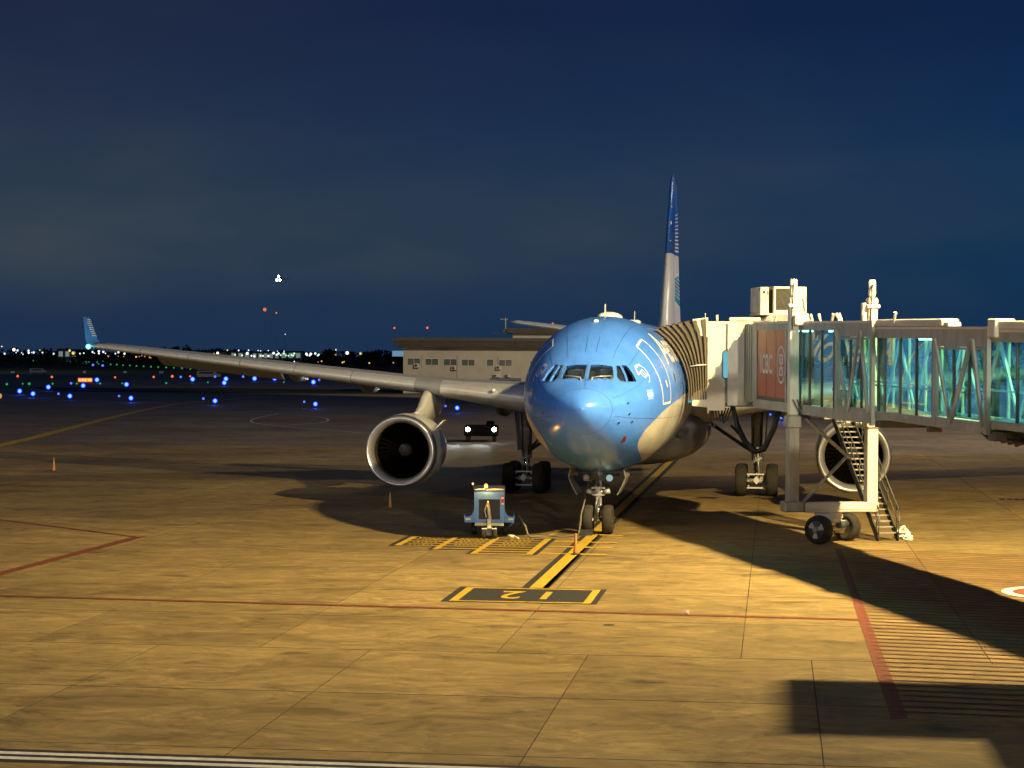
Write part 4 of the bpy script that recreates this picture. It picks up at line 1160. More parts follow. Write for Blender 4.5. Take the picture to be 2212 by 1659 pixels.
section(-16.7, -7.45, 1.04, 4.56, 4.80, 7.05, 7.36, 'tunnel')
section(-29.0, -16.45, 0.93, 4.70, 4.90, 6.98, 7.28, 'tunnel')
def pane(x0, x1, y, z0, z1):
    mb = MB(); mb.box(x0, x1, y - .006, y + .006, z0, z1); return bobj('glass_pane', mb, 'glass')
def post(x, y, z0, z1, w=.09, mat='bridge_dark', d=.08):
    mb = MB(); mb.box(x - w / 2, x + w / 2, y - d / 2, y + d / 2, z0, z1); return bobj('mullion', mb, mat)
A_x = [1.6, .85, .05, -1.05, -2.42, -3.75]
for i in range(5): pane(A_x[i + 1] + .03, A_x[i] - .03, 1.13, 4.72, 7.28)
for x in A_x: post(x, 1.13, 4.72, 7.28, .06)
AT = [-4.3, -5.35, -6.45, -7.5]
for i in range(3): pane(AT[i + 1] + .03, AT[i] - .03, 1.10, 4.84, 6.98)
for x in AT[1:3]: post(x, 1.10, 4.84, 6.98, .06)
B_x = [-7.85, -8.42, -9.8, -11.2, -12.55]
for i in range(4): pane(B_x[i + 1] + .03, B_x[i] - .03, 1.02, 4.80, 7.05)
for x in B_x: post(x, 1.02, 4.80, 7.05, .06)
BT = [-13.0, -14.1, -15.25, -16.35]
for i in range(3): pane(BT[i + 1] + .03, BT[i] - .03, .99, 4.92, 6.75)
for x in BT[1:3]: post(x, .99, 4.92, 6.75, .06)
Cx = [-16.8 - 1.55 * i for i in range(8)]
for i in range(7): pane(Cx[i + 1] + .03, Cx[i] - .03, .91, 4.90, 6.98)
for x in Cx[1:]: post(x, .91, 4.90, 6.98, .06)
# the far wall: fewer, wider panes
for x0, x1, y, z0, z1 in ((1.5, -7.6, -1.13, 4.72, 7.28), (-7.8, -16.6, -1.02, 4.8, 7.05), (-16.8, -28.9, -.91, 4.9, 6.98)):
    n = int((x0 - x1) / 1.5)
    for k in range(n):
        a, b = x0 + (x1 - x0) * k / n, x0 + (x1 - x0) * (k + 1) / n
        pane(b + .03, a - .03, y, z0, z1); post(a, y, z0, z1, .07, 'bridge_grey')
def brace(p, q, w=.11, mat='bridge_grey', d=.08):
    p, q = Vector(p), Vector(q)
    dr = (q - p).normalized(); n = Vector((-dr.z, 0, dr.x)) * w / 2
    mb = MB(); mb.prism([p - n, q - n, q + n, p + n], (0, d, 0)); return bobj('truss_brace', mb, mat)
# outer trusses
for x0, xm, x1, y, z0, z1 in ((-4.1, -5.35, -6.5, 1.16, 4.7, 7.27), (-12.85, -14.1, -15.6, 1.05, 4.72, 7.03)):
    brace((x0, y, z1), (xm + .02, y, z0), .13); brace((x1, y + .003, z1), (xm - .02, y + .003, z0), .13); brace((x1 - .12, y + .006, z1), (x1 - .85, y + .006, z0), .13)
for x, y, z0, z1, w in ((-4.13, 1.17, 4.66, 7.3, .26), (-7.62, 1.18, 4.34, 7.58, .22), (-12.78, 1.06, 4.62, 7.08, .24), (-16.62, 1.06, 4.52, 7.40, .22), (5.65, 1.16, 4.66, 7.5, .45), (1.68, 1.16, 4.72, 7.28, .12)):
    mb = MB(); mb.box(x - w / 2, x + w / 2, y - .08, y + .03, z0, z1); bobj('frame_post', mb, 'bridge_grey')
for x0, x1, y, z0, z1 in ((-4.26, -7.5, 1.16, 7.08, 7.28), (-12.9, -16.5, 1.06, 6.84, 7.05), (-4.26, -7.5, 1.165, 6.99, 7.06), (-12.9, -16.5, 1.065, 6.76, 6.82)):
    mb = MB(); mb.box(x0, x1, y - .06, y + .02, z0, z1); bobj('header_rail', mb, 'bridge_grey')
for x0, x1, y in ((-4.26, -7.5, 1.15), (-12.9, -16.5, 1.05)):
    mb = MB(); mb.box(x0, x1, y - .05, y + .015, 4.72, 4.84); bobj('sill_rail', mb, 'bridge_grey')
# inner trusses on both walls
for y, z0, z1, xa in ((-.9, 4.78, 7.0, [1.2, -.2, -1.6, -3.0, -4.4, -5.8, -7.2, -8.6, -10, -11.4, -12.8, -14.2, -15.6]), (-.84, 4.95, 6.9, [-17.0 - 1.35 * i for i in range(10)]), ):
    for i in range(len(xa) - 1):
        p, q = ((xa[i], y, z1), (xa[i + 1], y, z0)) if i % 2 == 0 else ((xa[i], y, z0), (xa[i + 1], y, z1))
        brace(p, q, .12, 'interior', .06)
# grab rails
for y in (.8, -.8):
    mb = MB(); mb.box(-16, 1.4, y - .02, y + .02, 5.55, 5.6); bobj('handrail', mb, 'interior')
# red bank panels
for x0, x1 in ((1.76, 2.96), (3.0, 4.2), (4.24, 5.4)):
    mb = MB(); mb.box(x0, x1, 1.10, 1.16, 4.86, 7.30); bobj('red_panel', mb, 'red_panel')
mb = MB(); mb.box(1.7, 5.45, 1.06, 1.10, 4.7, 7.3); bobj('panel_backing', mb, 'bridge_dark')
me = text_mesh('ICBC', 0.98, 0.74, 1.0, 0.0, 0.02)
for v in me.vertices:
    x_, z_ = 5.02 - v.co.x, 5.72 + v.co.y
    v.co = Vector((x_, 1.168, z_ + SL * x_))
mesh_obj('bank_lettering', me, 'print_white', br)
mb = MB()
n = 40; cx, cz = 2.30, 6.05
ring = [(cx + r * 0.78 * math.cos(2 * PI * i / n), 1.168, cz + r * math.sin(2 * PI * i / n)) for r in (.60, .68) for i in range(n)]
mb.add(ring, [(i, (i + 1) % n, n + (i + 1) % n, n + i) for i in range(n)])
for a, b, c_, d in ((-.24, .24, .30, .38), (-.24, -.12, .05, .34), (.12, .24, .05, .34), (-.24, .24, .02, .10), (-.06, .06, -.12, .08), (-.24, .24, -.16, -.08), (-.24, -.12, -.38, -.1), (.12, .24, -.38, -.1), (-.24, .24, -.40, -.32), (-.05, .05, -.24, -.12), (-.05, .05, .14, .24)):
    mb.box(cx + a, cx + b, 1.162, 1.169, cz + c_, cz + d)
bobj('bank_emblem', mb, 'print_white')
# rolling curtain slats between tunnel and cab
for k in range(9):
    x = 5.95 + k * .155
    mb = MB(); mb.box(x, x + .13, 1.02 + .03 * (k % 2), 1.10 + .03 * (k % 2), 4.62, 7.52); bobj('curtain_slat', mb, 'bridge_grey')
# roof gear: cable carrier, pegs, canopy
mb = MB(); mb.cbox(-13.3, -7.7, .55, 1.08, 7.39, 7.62, .03); mb.box(-13.2, -7.9, 1.06, 1.12, 7.42, 7.47); mb.cbox(-13.6, -13.25, .6, 1.0, 7.39, 7.52, .02); bobj('cable_carrier', mb, 'cream')
mb = MB(); mb.cbox(-21.5, -16.55, .45, .98, 7.31, 7.54, .03); mb.cbox(-17.2, -16.7, .5, 1.08, 7.1, 7.6, .03); bobj('cable_carrier', mb, 'cream')
for x, dx in ((3.6, .25), (3.3, -.2), (-1.3, .22), (-2.2, .2), (-3.3, -.25), (-4.2, .3), (-4.5, .3), (-6.9, .3), (-9.4, -.2)):
    mb = MB(); mb.tube((x, 1.1, 7.5), (x + dx, 1.12, 7.82), .035, .05, 6); bobj('roof_peg', mb, 'cream')
mb = MB(); mb.cbox(-.55, -.05, 1.0, 1.5, 7.45, 7.8, .04); bobj('roof_bracket', mb, 'cream')
# roof air conditioner
ac = bpy.data.objects.new('roof_air_conditioner', None); C.objects.link(ac); ac.parent = br; ac.location = (7.2, -0.48, 7.72)
mb = MB(); mb.loft([[(-.2, -.95, .0), (1.6, -.95, .0), (1.6, .95, .0), (-.2, .95, .0)], [(0, -.7, .24), (1.4, -.7, .24), (1.4, .7, .24), (0, .7, .24)]], smooth=False); obj('curb', mb, 'bridge_grey', ac)
mb = MB(); mb.cbox(.0, 1.5, -.78, .52, .27, 1.32, .02); obj('casing', mb, 'cream', ac)
mb = MB(); mb.box(-.012, .01, -.14, .44, .42, 1.24); obj('coil', mb, 'coil', ac)
mb = MB(); mb.cbox(.1, 1.5, .68, 1.02, .27, 1.30, .02); mb.box(.085, .11, .72, .99, .3, 1.26); obj('side_compartment', mb, 'dim_white', ac)
mb = MB(); mb.box(.2, 1.4, .525, .675, .3, 1.2); obj('duct_gap', mb, 'dark', ac)
mb = MB(); mb.cbox(-.06, 1.56, -.85, 1.06, .225, .30, .02); obj('base_rail', mb, 'cream', ac)
mb = MB(); mb.lathe([(0, .05), (.01, .05)], (.075, .88, 1.1), 'x', 12); mb.box(.07, .085, .72, .75, 1.0, 1.16); mb.box(.07, .085, .8, .81, .7, .9); obj('vent_hole', mb, 'dark', ac)
mb = MB(); mb.box(-.02, .0, -.60, -.3, .85, .86); mb.box(-.02, .0, -.46, -.45, .7, .86); mb.path([(-.03, -.7, .4), (-.05, -.66, .55), (-.03, -.62, .85)], .02, 6); obj('access_handle', mb, 'gear', ac)

# lift columns
for s in (1, -1):
    col_ = bpy.data.objects.new('lift_column', None); C.objects.link(col_); col_.parent = br; col_.location = (0, s * 1.41, 0)
    mb = MB(); mb.cbox(-.22, .22, -.19, .19, 1.3, 4.0, .03); mb.box(-.05, .05, .185, .20, 1.4, 3.9); mb.box(-.225, -.205, -.05, .05, 1.4, 3.9); obj('outer_tube', mb, 'cream' if s < 0 else 'bridge_grey', col_)
    mb = MB(); mb.cbox(-.30, .30, -.24, .24, 3.9, 4.35, .05); obj('collar', mb, 'cream' if s < 0 else 'bridge_grey', col_)
    mb = MB(); mb.cbox(-.24, .24, -.22, .22, 1.1, 1.36, .03) if s < 0 else mb.cbox(-.36, .36, -.34, .34, 1.02, 1.38, .04); obj('foot', mb, 'cream' if s < 0 else 'bridge_grey', col_)
    mb = MB(); mb.cbox(-.17, .17, -.16, .16, 4.35, 8.05, .03); obj('inner_tube', mb, 'cream', col_)
    mb = MB(); mb.cbox(-.24, .24, -.23, .23, 8.05, 8.2, .03); obj('flange', mb, 'cream', col_)
    mb = MB(); mb.cbox(-.19, .19, -.17, .17, 8.2, 8.42, .03); mb.lathe([(8.42, .1), (8.5, .12), (8.52, .13), (9.0, .13), (9.05, .1)], (0, 0, 0), 'z', 16); mb.box(-.15, -.125, -.06, .06, 8.6, 8.85); obj('lift_motor', mb, 'cream', col_)
    mb = MB(); mb.path([(-.2, .05, 8.9), (-.28, .1, 8.6), (-.22, .1, 8.2), (-.24, .12, 7.6), (-.2, .1, 7.3)], .018, 6); obj('motor_cable', mb, 'hose', col_)
mb = MB(); mb.cbox(.0, .2, -1.23, -1.08, 7.6, 8.25, .02) ; bobj('limit_switch_box', mb, 'dim_white', slope=False)
mb = MB(); mb.cbox(-.24, .24, -1.62, 1.05, 1.0, 1.34, .03); mb.cbox(-.27, -.2, -1.55, .9, 1.1, 1.2, .02); bobj('cross_beam', mb, 'cream', slope=False)
mb = MB(); mb.path([(-.28, 1.05, 4.25), (-.3, -.45, 2.95)], .065, 8); mb.path([(-.3, -.45, 2.95), (-.28, 1.1, 1.38)], .06, 8); mb.ball((-.3, -.47, 2.95), .1, 8); bobj('scissor_link', mb, 'bridge_grey', slope=False)
mb = MB(); mb.path([(-.3, 1.5, 4.9), (-.34, 1.3, 4.5), (-.3, 1.0, 4.2)], .02, 6); mb.path([(-.3, 1.35, 4.9), (-.36, 1.15, 4.45), (-.3, .9, 4.2)], .02, 6); bobj('control_cable', mb, 'hose', slope=False)
# steerable bogie
bg_ = bpy.data.objects.new('drive_bogie', None); C.objects.link(bg_); bg_.parent = br; bg_.location = (-.62, .14, 0); bg_.rotation_euler = (0, 0, math.atan2(-.758, .652) + PI / 2)
for s in (-1, 1):
    mb = MB(); tyre(mb, (0, s * .9, .49), .49, .42); obj('tyre', mb, 'tyre', bg_)
    mb = MB(); mb.lathe([(s * .06, .33), (s * .10, .31), (s * .10, .001)] if s > 0 else [(-.10, .001), (-.10, .31), (-.06, .33)], (0, s * .98, .49), 'y', 28); obj('wheel_disc', mb, 'hub_dark', bg_)
    mb = MB()
    for k in range(3):
        a0 = k * 2 * PI / 3 + .3
        P = [(.07 * math.cos(a0), .07 * math.sin(a0))] + [(.30 * math.cos(a0 + t), .30 * math.sin(a0 + t)) for t in (-.05, .2, .45, .7)] + [(.07 * math.cos(a0 + .9), .07 * math.sin(a0 + .9))]
        mb.prism([(p[0], s * 1.082, .49 + p[1]) for p in P], (0, s * .012, 0))
    obj('hub_blade', mb, 'hub_white', bg_)
    mb = MB(); mb.lathe([(0, .001), (0, .11), (.07, .10), (.1, .05), (.1, .001)], (0, s * 1.08, .49), ('y' if s > 0 else (Vector((0, -1, 0)), Vector((0, 0, 1)), Vector((-1, 0, 0)))), 16); obj('hub_cap', mb, 'gear', bg_)
mb = MB(); mb.tube((0, -.9, .49), (0, .9, .49), .09); mb.cbox(-.2, .2, -.62, .62, .62, .74, .02); mb.cbox(-.12, .12, .3, .6, .3, .7, .03); mb.cbox(-.12, .12, -.6, -.3, .3, .7, .03); mb.tube((0, 0, .7), (0, 0, .84), .3, .3, 18); mb.cbox(-.26, .6, -.26, .26, .82, .99, .03); obj('yoke', mb, 'cream', bg_)
mb = MB(); mb.tube((-.25, -.45, .62), (-.25, .05, .62), .12, .12, 14); mb.tube((-.25, .05, .62), (-.25, .12, .62), .09); obj('drive_motor', mb, 'hub_dark', bg_)

# cab (axes of the stand frame)
def cobj(name, mb, mats, parent=None): return obj(name, mb.xf(a2b), mats, parent or br)
mb = MB(); mb.box(12.2, 15.4, -6.6, -3.62, 4.45, 4.6); cobj('cab_floor', mb, 'bridge_dark')
mb = MB(); mb.box(12.15, 15.45, -6.7, -3.6, 7.6, 7.7); cobj('cab_roof', mb, 'cream')
mb = MB(); mb.cbox(12.15, 12.23, -4.27, -3.6, 4.3, 7.62, .015); cobj('cab_panel', mb, 'cream')
mb = MB(); mb.cbox(12.22, 12.28, -4.40, -4.27, 4.5, 7.6, .01); cobj('cab_recess', mb, 'bridge_grey')
mb = MB()
P = [(12.10, -4.98, 4.5), (12.10, -4.36, 4.5), (12.10, -4.36, 7.62), (12.10, -4.98, 7.62)]
mb.prism(P, (.1, 0, 0)); mb.prism([(12.10, -4.985, 4.5), (12.35, -5.22, 4.5), (12.35, -5.22, 7.55), (12.10, -4.985, 7.62)], (.06, .02, 0)); cobj('cab_panel', mb, 'cream')
mb = MB(); mb.box(15.3, 15.4, -6.6, -3.62, 4.6, 7.6); cobj('cab_panel', mb, 'cream')
mb = MB()
P = []
for i in range(9): a = PI * i / 8; P.append((12.135, -4.29 - .1 * math.cos(a), 6.44 + .12 * math.sin(a)))
for i in range(9): a = PI + PI * i / 8; P.append((12.135, -4.29 - .1 * math.cos(a), 5.66 + .12 * math.sin(a)))
mb.prism(P, (.02, 0, 0)); cobj('slot_window', mb, 'e_slot')
mb = MB()
P = []
for i in range(9): a = PI * i / 8; P.append((12.14, -4.29 - .15 * math.cos(a), 6.46 + .15 * math.sin(a)))
for i in range(9): a = PI + PI * i / 8; P.append((12.14, -4.29 - .15 * math.cos(a), 5.64 + .15 * math.sin(a)))
mb.prism(P, (.02, 0, 0)); cobj('slot_rim', mb, 'hub_dark')
mb = MB(); mb.prism([(12.12, -3.6, 7.85), (12.12, -3.02, 7.78), (12.12, -3.08, 7.45), (12.12, -3.22, 7.22), (12.12, -3.42, 7.12), (12.12, -3.6, 7.10)], (.4, 0, 0)); cobj('canopy_hood', mb, 'cream')
mb = MB(); mb.prism([(12.12, -3.6, 4.42), (12.12, -3.02, 4.48), (12.12, -3.02, 4.82), (12.12, -3.12, 4.98), (12.12, -3.6, 5.22)], (.3, 0, 0)); cobj('sill_bumper', mb, 'cream')
mb = MB(); mb.cbox(12.12, 15.4, -3.68, -3.55, 4.3, 7.75, .02) if False else mb.box(12.14, 12.2, -3.66, -3.60, 4.2, 7.66); cobj('cab_frame', mb, 'cream')
mb = MB(); mb.cbox(12.3, 14.0, -5.6, -4.4, 7.72, 7.86, .03); cobj('roof_box', mb, 'cream')
mb = MB(); mb.tube((12.2, -3.95, 7.7), (12.2, -3.95, 7.95), .05); mb.tube((12.2, -3.5, 7.8), (12.2, -3.5, 8.02), .015); cobj('roof_lamp', mb, 'cream')
mb = MB(); mb.box(12.5, 15.2, -3.55, -2.9, 4.5, 4.6); cobj('apron_lip', mb, 'bridge_dark')
mb = MB(); mb.prism([(12.16, -3.0, 4.6), (12.16, -2.86, 4.62), (12.16, -2.86, 4.86), (12.16, -3.0, 4.9)], (.15, 0, 0)); cobj('door_seal_light', mb, 'teal_blue')
# bellows: accordion folds from the cab face to the fuselage skin
def hoop(t, out):
    pts = []
    x0, x1 = 12.22 - out, 15.6 + out
    nz = 9
    zt = 7.72 + (7.28 - 7.72) * t + out * .5
    def yv(z):
        zf_ = min(2.78, max(-2.78, z - 4.98)); yf = -(math.sqrt(2.83 ** 2 - zf_ ** 2) + .03)
        return -3.58 + (yf + 3.58) * t
    for k in range(nz): z = 4.72 + (zt - 4.72) * k / (nz - 1); pts.append((x0 + .0, yv(z), z))
    for k in range(1, 6): pts.append((x0 + (x1 - x0) * k / 6, yv(zt) , zt + .06))
    for k in range(nz): z = zt - (zt - 4.72) * k / (nz - 1); pts.append((x1, yv(z), z))
    return [Vector(p) for p in pts]
NF = 8
for k in range(NF):
    t0, t1 = k / NF, (k + 1) / NF
    mb = MB(); mb.loft([hoop(t0, 0.0), hoop(t0 + (t1 - t0) * .22, .16), hoop(t0 + (t1 - t0) * .62, .17), hoop(t0 + (t1 - t0) * .82, .0), hoop(t1, 0.0)], closed=False, smooth=False)
    cobj('bellows_fold', mb, 'bellows')
mb = MB(); mb.path([(12.02, -3.55, 6.05), (12.0, -3.25, 6.03), (12.02, -2.95, 5.98)], .03, 6); cobj('bellows_strap', mb, 'cream')
# hanging hose and cables under the cab
mb = MB(); mb.path([Vector(p) for p in ((12.3, -4.55, 4.5), (12.25, -4.75, 3.7), (12.15, -5.05, 3.1), (12.0, -5.45, 2.75), (11.9, -5.75, 2.85), (11.8, -6.1, 3.6), (11.6, -6.35, 4.45))], .11, 10); cobj('supply_hose', mb, 'hose')
mb = MB()
for k in range(4): mb.path([(12.4 + .1 * k, -3.75 - .12 * k, 4.4), (12.4, -3.85 - .12 * k, 4.0 - .06 * k), (12.4, -4.05 - .1 * k, 3.95), (12.5, -4.2 - .1 * k, 4.4)], .03, 6)
cobj('cable_loop', mb, 'hose')
mb = MB(); mb.ball((12.4, -3.7, 3.75), .09, 8); mb.ball((12.4, -3.85, 3.7), .07, 8); mb.tube((12.4, -3.75, 4.4), (12.4, -3.72, 3.8), .025); cobj('proximity_sensor', mb, 'gear_dark')
mb = MB()
for k in range(5): mb.path([(-14.5, .55 - .2 * k, 4.5), (-15.6, .58 - .2 * k, 4.18 - .05 * k), (-16.9, .6 - .2 * k, 4.22), (-18.2, .55 - .2 * k, 4.12 - .04 * k), (-19.6, .5 - .2 * k, 4.5)], .045, 6)
bobj('cable_festoon', mb, 'hose', slope=False)
for q_ in ((-17.0, -16.5, -.9, .95, 4.36, 4.6), (-8.1, -7.6, -1.0, 1.05, 4.3, 4.5), (-11.9, -11.7, .5, .9, 4.35, 4.58)):
    mb = MB(); mb.box(*q_); bobj('roller_carriage', mb, 'bridge_dark')
# service stairs
st = bpy.data.objects.new('service_stairs', None); C.objects.link(st); st.parent = br
X0, X1, ZB, ZT, YS = -.25, 4.75, .22, 4.12, -1.93
def sp_(t): return X0 + (X1 - X0) * t, ZB + (ZT - ZB) * t
tr = None
for k in range(21):
    t = (k + .3) / 21; x, z = sp_(t)
    if tr is None: mb = MB(); mb.box(-.11, .11, -.32, .32, -.02, .02); tr = obj('tread', mb, 'tread', st); o = tr
    else: o = inst(tr, parent=st)
    o.location = (x, YS, z)
for y in (YS - .36, YS + .36):
    a, b = sp_(-.02), sp_(1.03)
    mb = MB(); mb.prism([(a[0] + .1, y - .02, a[1] - .18), (b[0] + .1, y - .02, b[1] - .18), (b[0] - .05, y - .02, b[1] + .06), (a[0] - .05, y - .02, a[1] + .06)], (0, .04, 0)); obj('stringer', mb, 'stair', st)
    mb = MB(); mb.tube((a[0] - .05, y, a[1] + .95), (b[0], y, b[1] + .95), .022); mb.tube((a[0] - .05, y, a[1] + .5), (b[0], y, b[1] + .5), .018)
    for k in range(6): x, z = sp_(.01 + k * .19); mb.tube((x, y, z), (x, y, z + .95), .02)
    mb.path([(a[0] - .05, y, a[1] + .95), (a[0] - .14, y, a[1] + .7), (a[0] - .02, y, a[1] + .1)], .02, 6)
    obj('handrail', mb, 'stair', st)
    mb = MB(); tyre(mb, (X0 - .05, y, .09), .09, .06); mb.box(X0 - .12, X0 + .02, y - .03, y + .03, .1, .3); obj('caster', mb, 'tyre', st)
mb = MB(); mb.box(4.7, 6.4, YS - .45, -1.2, 4.06, 4.14); obj('landing', mb, 'tread', st)
mb = MB()
for x in (4.8, 5.6, 6.35): mb.tube((x, YS - .44, 4.1), (x, YS - .44, 5.1), .022)
mb.tube((4.8, YS - .44, 5.1), (6.35, YS - .44, 5.1), .022); mb.tube((4.8, YS - .44, 4.6), (6.35, YS - .44, 4.6), .018); obj('landing_rail', mb, 'stair', st)
# rotunda and pier that carry the bridge, beyond the right edge of the picture
pier = thing('terminal_pier', 'cream rotunda cabin and pier that carry the near end of the jet bridge', 'building', (-21.9, -16, 0))
mb = MB(); mb.cbox(-1.5, 1.6, -5, 0.3, 3.9, 8.8, .05); obj('rotunda_cabin', mb, 'b_wall', pier)
mb = MB(); mb.box(-1.6, 1.7, -9.1, 3.9, 8.82, 9.0); obj('roof', mb, 'b_roof', pier)
mb = MB(); mb.lathe([(0.0, .8), (3.9, .8)], (0, 0, 0), 'z', 24); obj('column', mb, 'cream', pier)
mb = MB(); mb.cbox(-30, -1.62, -5, 3.0, 0, 7.0, .05); obj('link_corridor', mb, 'b_wall', pier)
# ================================================================== GROUND EQUIPMENT
gp = thing('ground_power_unit', 'blue ground power unit with lit amber beacon and raised tow bar beside the nose wheel', 'power unit', (4.2, 3.66, 0), R(7.5))
mb = MB()
prof = [(-.53, .55), (.53, .55), (.53, 1.62), (.46, 1.69), (-.46, 1.69), (-.53, 1.62)]
mb.prism([(0.12, y, z) for y, z in prof], (1.9, 0, 0)); obj('canopy', mb, 'gpu', gp)
for a, b, c, d, mat in ((-.53, -.37, .56, 1.62, 'gpu'), (.37, .53, .56, 1.62, 'gpu'), (-.37, .37, 1.36, 1.62, 'gpu'), (-.37, .37, .56, .66, 'gpu')):
    mb = MB(); mb.box(.04, .118, a, b, c, d); obj('front_panel', mb, mat, gp)
mb = MB(); mb.cbox(.02, 2.04, -.54, .54, 1.67, 1.72, .02); obj('canopy_lid', mb, 'bar_cream', gp)
mb = MB(); mb.box(.09, .119, -.37, .37, .66, 1.36)
obj('grille', mb, 'grille', gp)
for k in range(7):
    mb = MB(); mb.box(.075, .09, -.36, .36, .72 + k * .09, .735 + k * .09); obj('grille_bar', mb, 'grille', gp)
for s in (-1, 1):
    mb = MB()
    P = [(s * .535, .55), (s * .535, 1.0), (s * .56, .9), (s * .62, .80), (s * .70, .755), (s * .84, .745), (s * .865, .80), (s * .88, .80), (s * .86, .55)]
    mb.prism([(.10, y, z) for y, z in P], (.5, 0, 0)); mb.prism([(.6, s * .535, .55), (.6, s * .86, .55), (.6, s * .86, .62), (.6, s * .535, .62)], (1.3, 0, 0)); mb.box(.6, 1.9, s * .83, s * .86, .62, .8)
    obj('cable_tray', mb, 'gpu', gp)
    mb = MB(); mb.box(.085, .099, s * .66, s * .83, .635, .70); obj('reflector', mb, 'bar_cream', gp)
mb = MB(); mb.box(.02, 2.0, -.5, .5, .44, .545); mb.box(-.05, .1, -.5, .5, .46, .54); obj('chassis', mb, 'bar_cream', gp)
mb = MB(); mb.cbox(-.22, .02, -.07, .07, .36, .70, .015); mb.cbox(-.26, .0, -.26, -.08, .34, .38, .01); mb.cbox(-.26, .0, .08, .26, .34, .38, .01); obj('drawbar_bracket', mb, 'bar_cream', gp)
mb = MB(); mb.tube((-.12, -.02, .68), (-.05, .05, 1.24), .06, .045, 10); mb.path([(-.14, .10, .74), (-.1, .16, .98), (-.08, .1, 1.18)], .018, 6); mb.lathe([(-.03, .05), (.03, .05)], (-.06, .05, 1.26), 'y', 12); obj('tow_bar', mb, 'bar_cream', gp)
for y in (-.2, .2):
    mb = MB(); tyre(mb, (-.08, y, .2), .2, .15); obj('front_wheel', mb, 'tyre', gp)
mb = MB(); mb.tube((-.08, -.16, .2), (-.08, .16, .2), .03); mb.box(-.16, .0, -.1, .1, .12, .42); obj('steering_fork', mb, 'gear_dark', gp)
for y in (-.55, .55):
    mb = MB(); tyre(mb, (1.6, y, .3), .3, .2); obj('rear_wheel', mb, 'tyre', gp)
mb = MB(); mb.lathe([(0, .05), (.06, .05)], (.06, .12, 1.70), 'z', 12); obj('beacon_base', mb, 'gear_dark', gp)
mb = MB(); mb.lathe([(0, .06), (.08, .065), (.13, .04), (.145, .001)], (.06, .12, 1.755), 'z', 14); obj('beacon', mb, 'e_beacon', gp)
bl_ = bpy.data.lights.new('beacon_light', 'POINT'); bo_ = bpy.data.objects.new('beacon_light', bl_); C.objects.link(bo_); bo_.location = (4.2 - .10, 3.66 + .10, 1.86); bl_.specular_factor = 0.12; bl_.energy = 70; bl_.color = (1, .42, .08); bl_.shadow_soft_size = .04
mb = MB(); mb.path([(.5, .5, 1.6), (.5, .56, 1.75), (.5, .58, 1.84)], .012, 6); obj('added_bracket', mb, 'gear_dark', gp)  # bracket added only to carry the reflected amber dot
mb = MB(); mb.ball((.5, .585, 1.87), .04, 8); obj('beacon_reflection', mb, 'e_reflected_amber', gp)  # the beacon's window reflection, built as a lamp
mb = MB(); mb.box(.025, .04, -.51, -.40, 1.16, 1.5); obj('warning_sticker', mb, 'red_sticker', gp)
mb = MB(); mb.box(.018, .026, -.50, -.41, 1.38, 1.44); mb.box(.018, .026, -.50, -.42, 1.18, 1.23); obj('sticker_text', mb, 'white', gp)
mb = MB(); mb.prism([(.5, -.86, .55), (.5, -.62, .32), (.55, -.60, .30), (.55, -.86, .5)], (.6, 0, 0)); obj('mud_guard', mb, 'gpu', gp)
o = tag(obj('power_cable', MB().path([(5.0, 2.74, .76), (4.9, 2.62, .60), (4.7, 2.45, .40), (4.6, 2.36, .12), (4.7, 2.28, .035), (5.0, 1.9, .035), (5.2, 1.5, .035), (4.95, 1.25, .035), (5.35, .95, .04), (5.7, .72, .04), (5.9, .66, .3), (6.1, .64, .75), (6.35, .55, 1.2), (6.5, .4, 1.9)], .035, 8), 'cable'), 'long power cable running over the ground from the blue unit to the nose wheel', 'cable')
mb = MB(); mb.tube((4.05, 2.98, .12), (4.0, 2.76, .1), .055, .055, 10); mb.tube((4.0, 2.75, .1), (3.85, 2.58, .05), .035, .03, 8)
tag(obj('cable_plug', mb, 'bar_cream'), 'cream cable plug lying on the ground beside the blue unit', 'plug')
def cone(loc, label, h=.70, r=.085):
    c = thing('traffic_cone', label, 'traffic cone', loc, random.uniform(0, 1), 'orange cones on the apron')
    mb = MB(); mb.lathe([(.04, r), (.1, r * .9), (h * .96, .025), (h, .02), (h, .001)], (0, 0, 0), 'z', 18); obj('cone_body', mb, 'cone', c)
    mb = MB(); mb.lathe([(h * .55, r * .44), (h * .7, r * .32)], (0, 0, 0), 'z', 18); obj('reflective_band', mb, 'bar_cream', c)
    mb = MB(); mb.cbox(-r * 1.5, r * 1.5, -r * 1.5, r * 1.5, 0, .04, .01); obj('cone_base', mb, 'gear_dark', c)
cone((-1.1, .13, 0), 'slim orange traffic cone standing on the yellow line in front of the nose wheel')
cone((17.3, 9.64, 0), 'slim orange traffic cone in shadow below the left engine', .66, .075)
cone((40.2, 32.4, 0), 'orange traffic cone alone on the far left apron', .75, .10)
cone(tuple(BO + Vector((BC * 4.2 - BS * -.75, BS * 4.2 + BC * -.75, 0))), 'short orange traffic cone behind the bridge wheels', .8, .17)
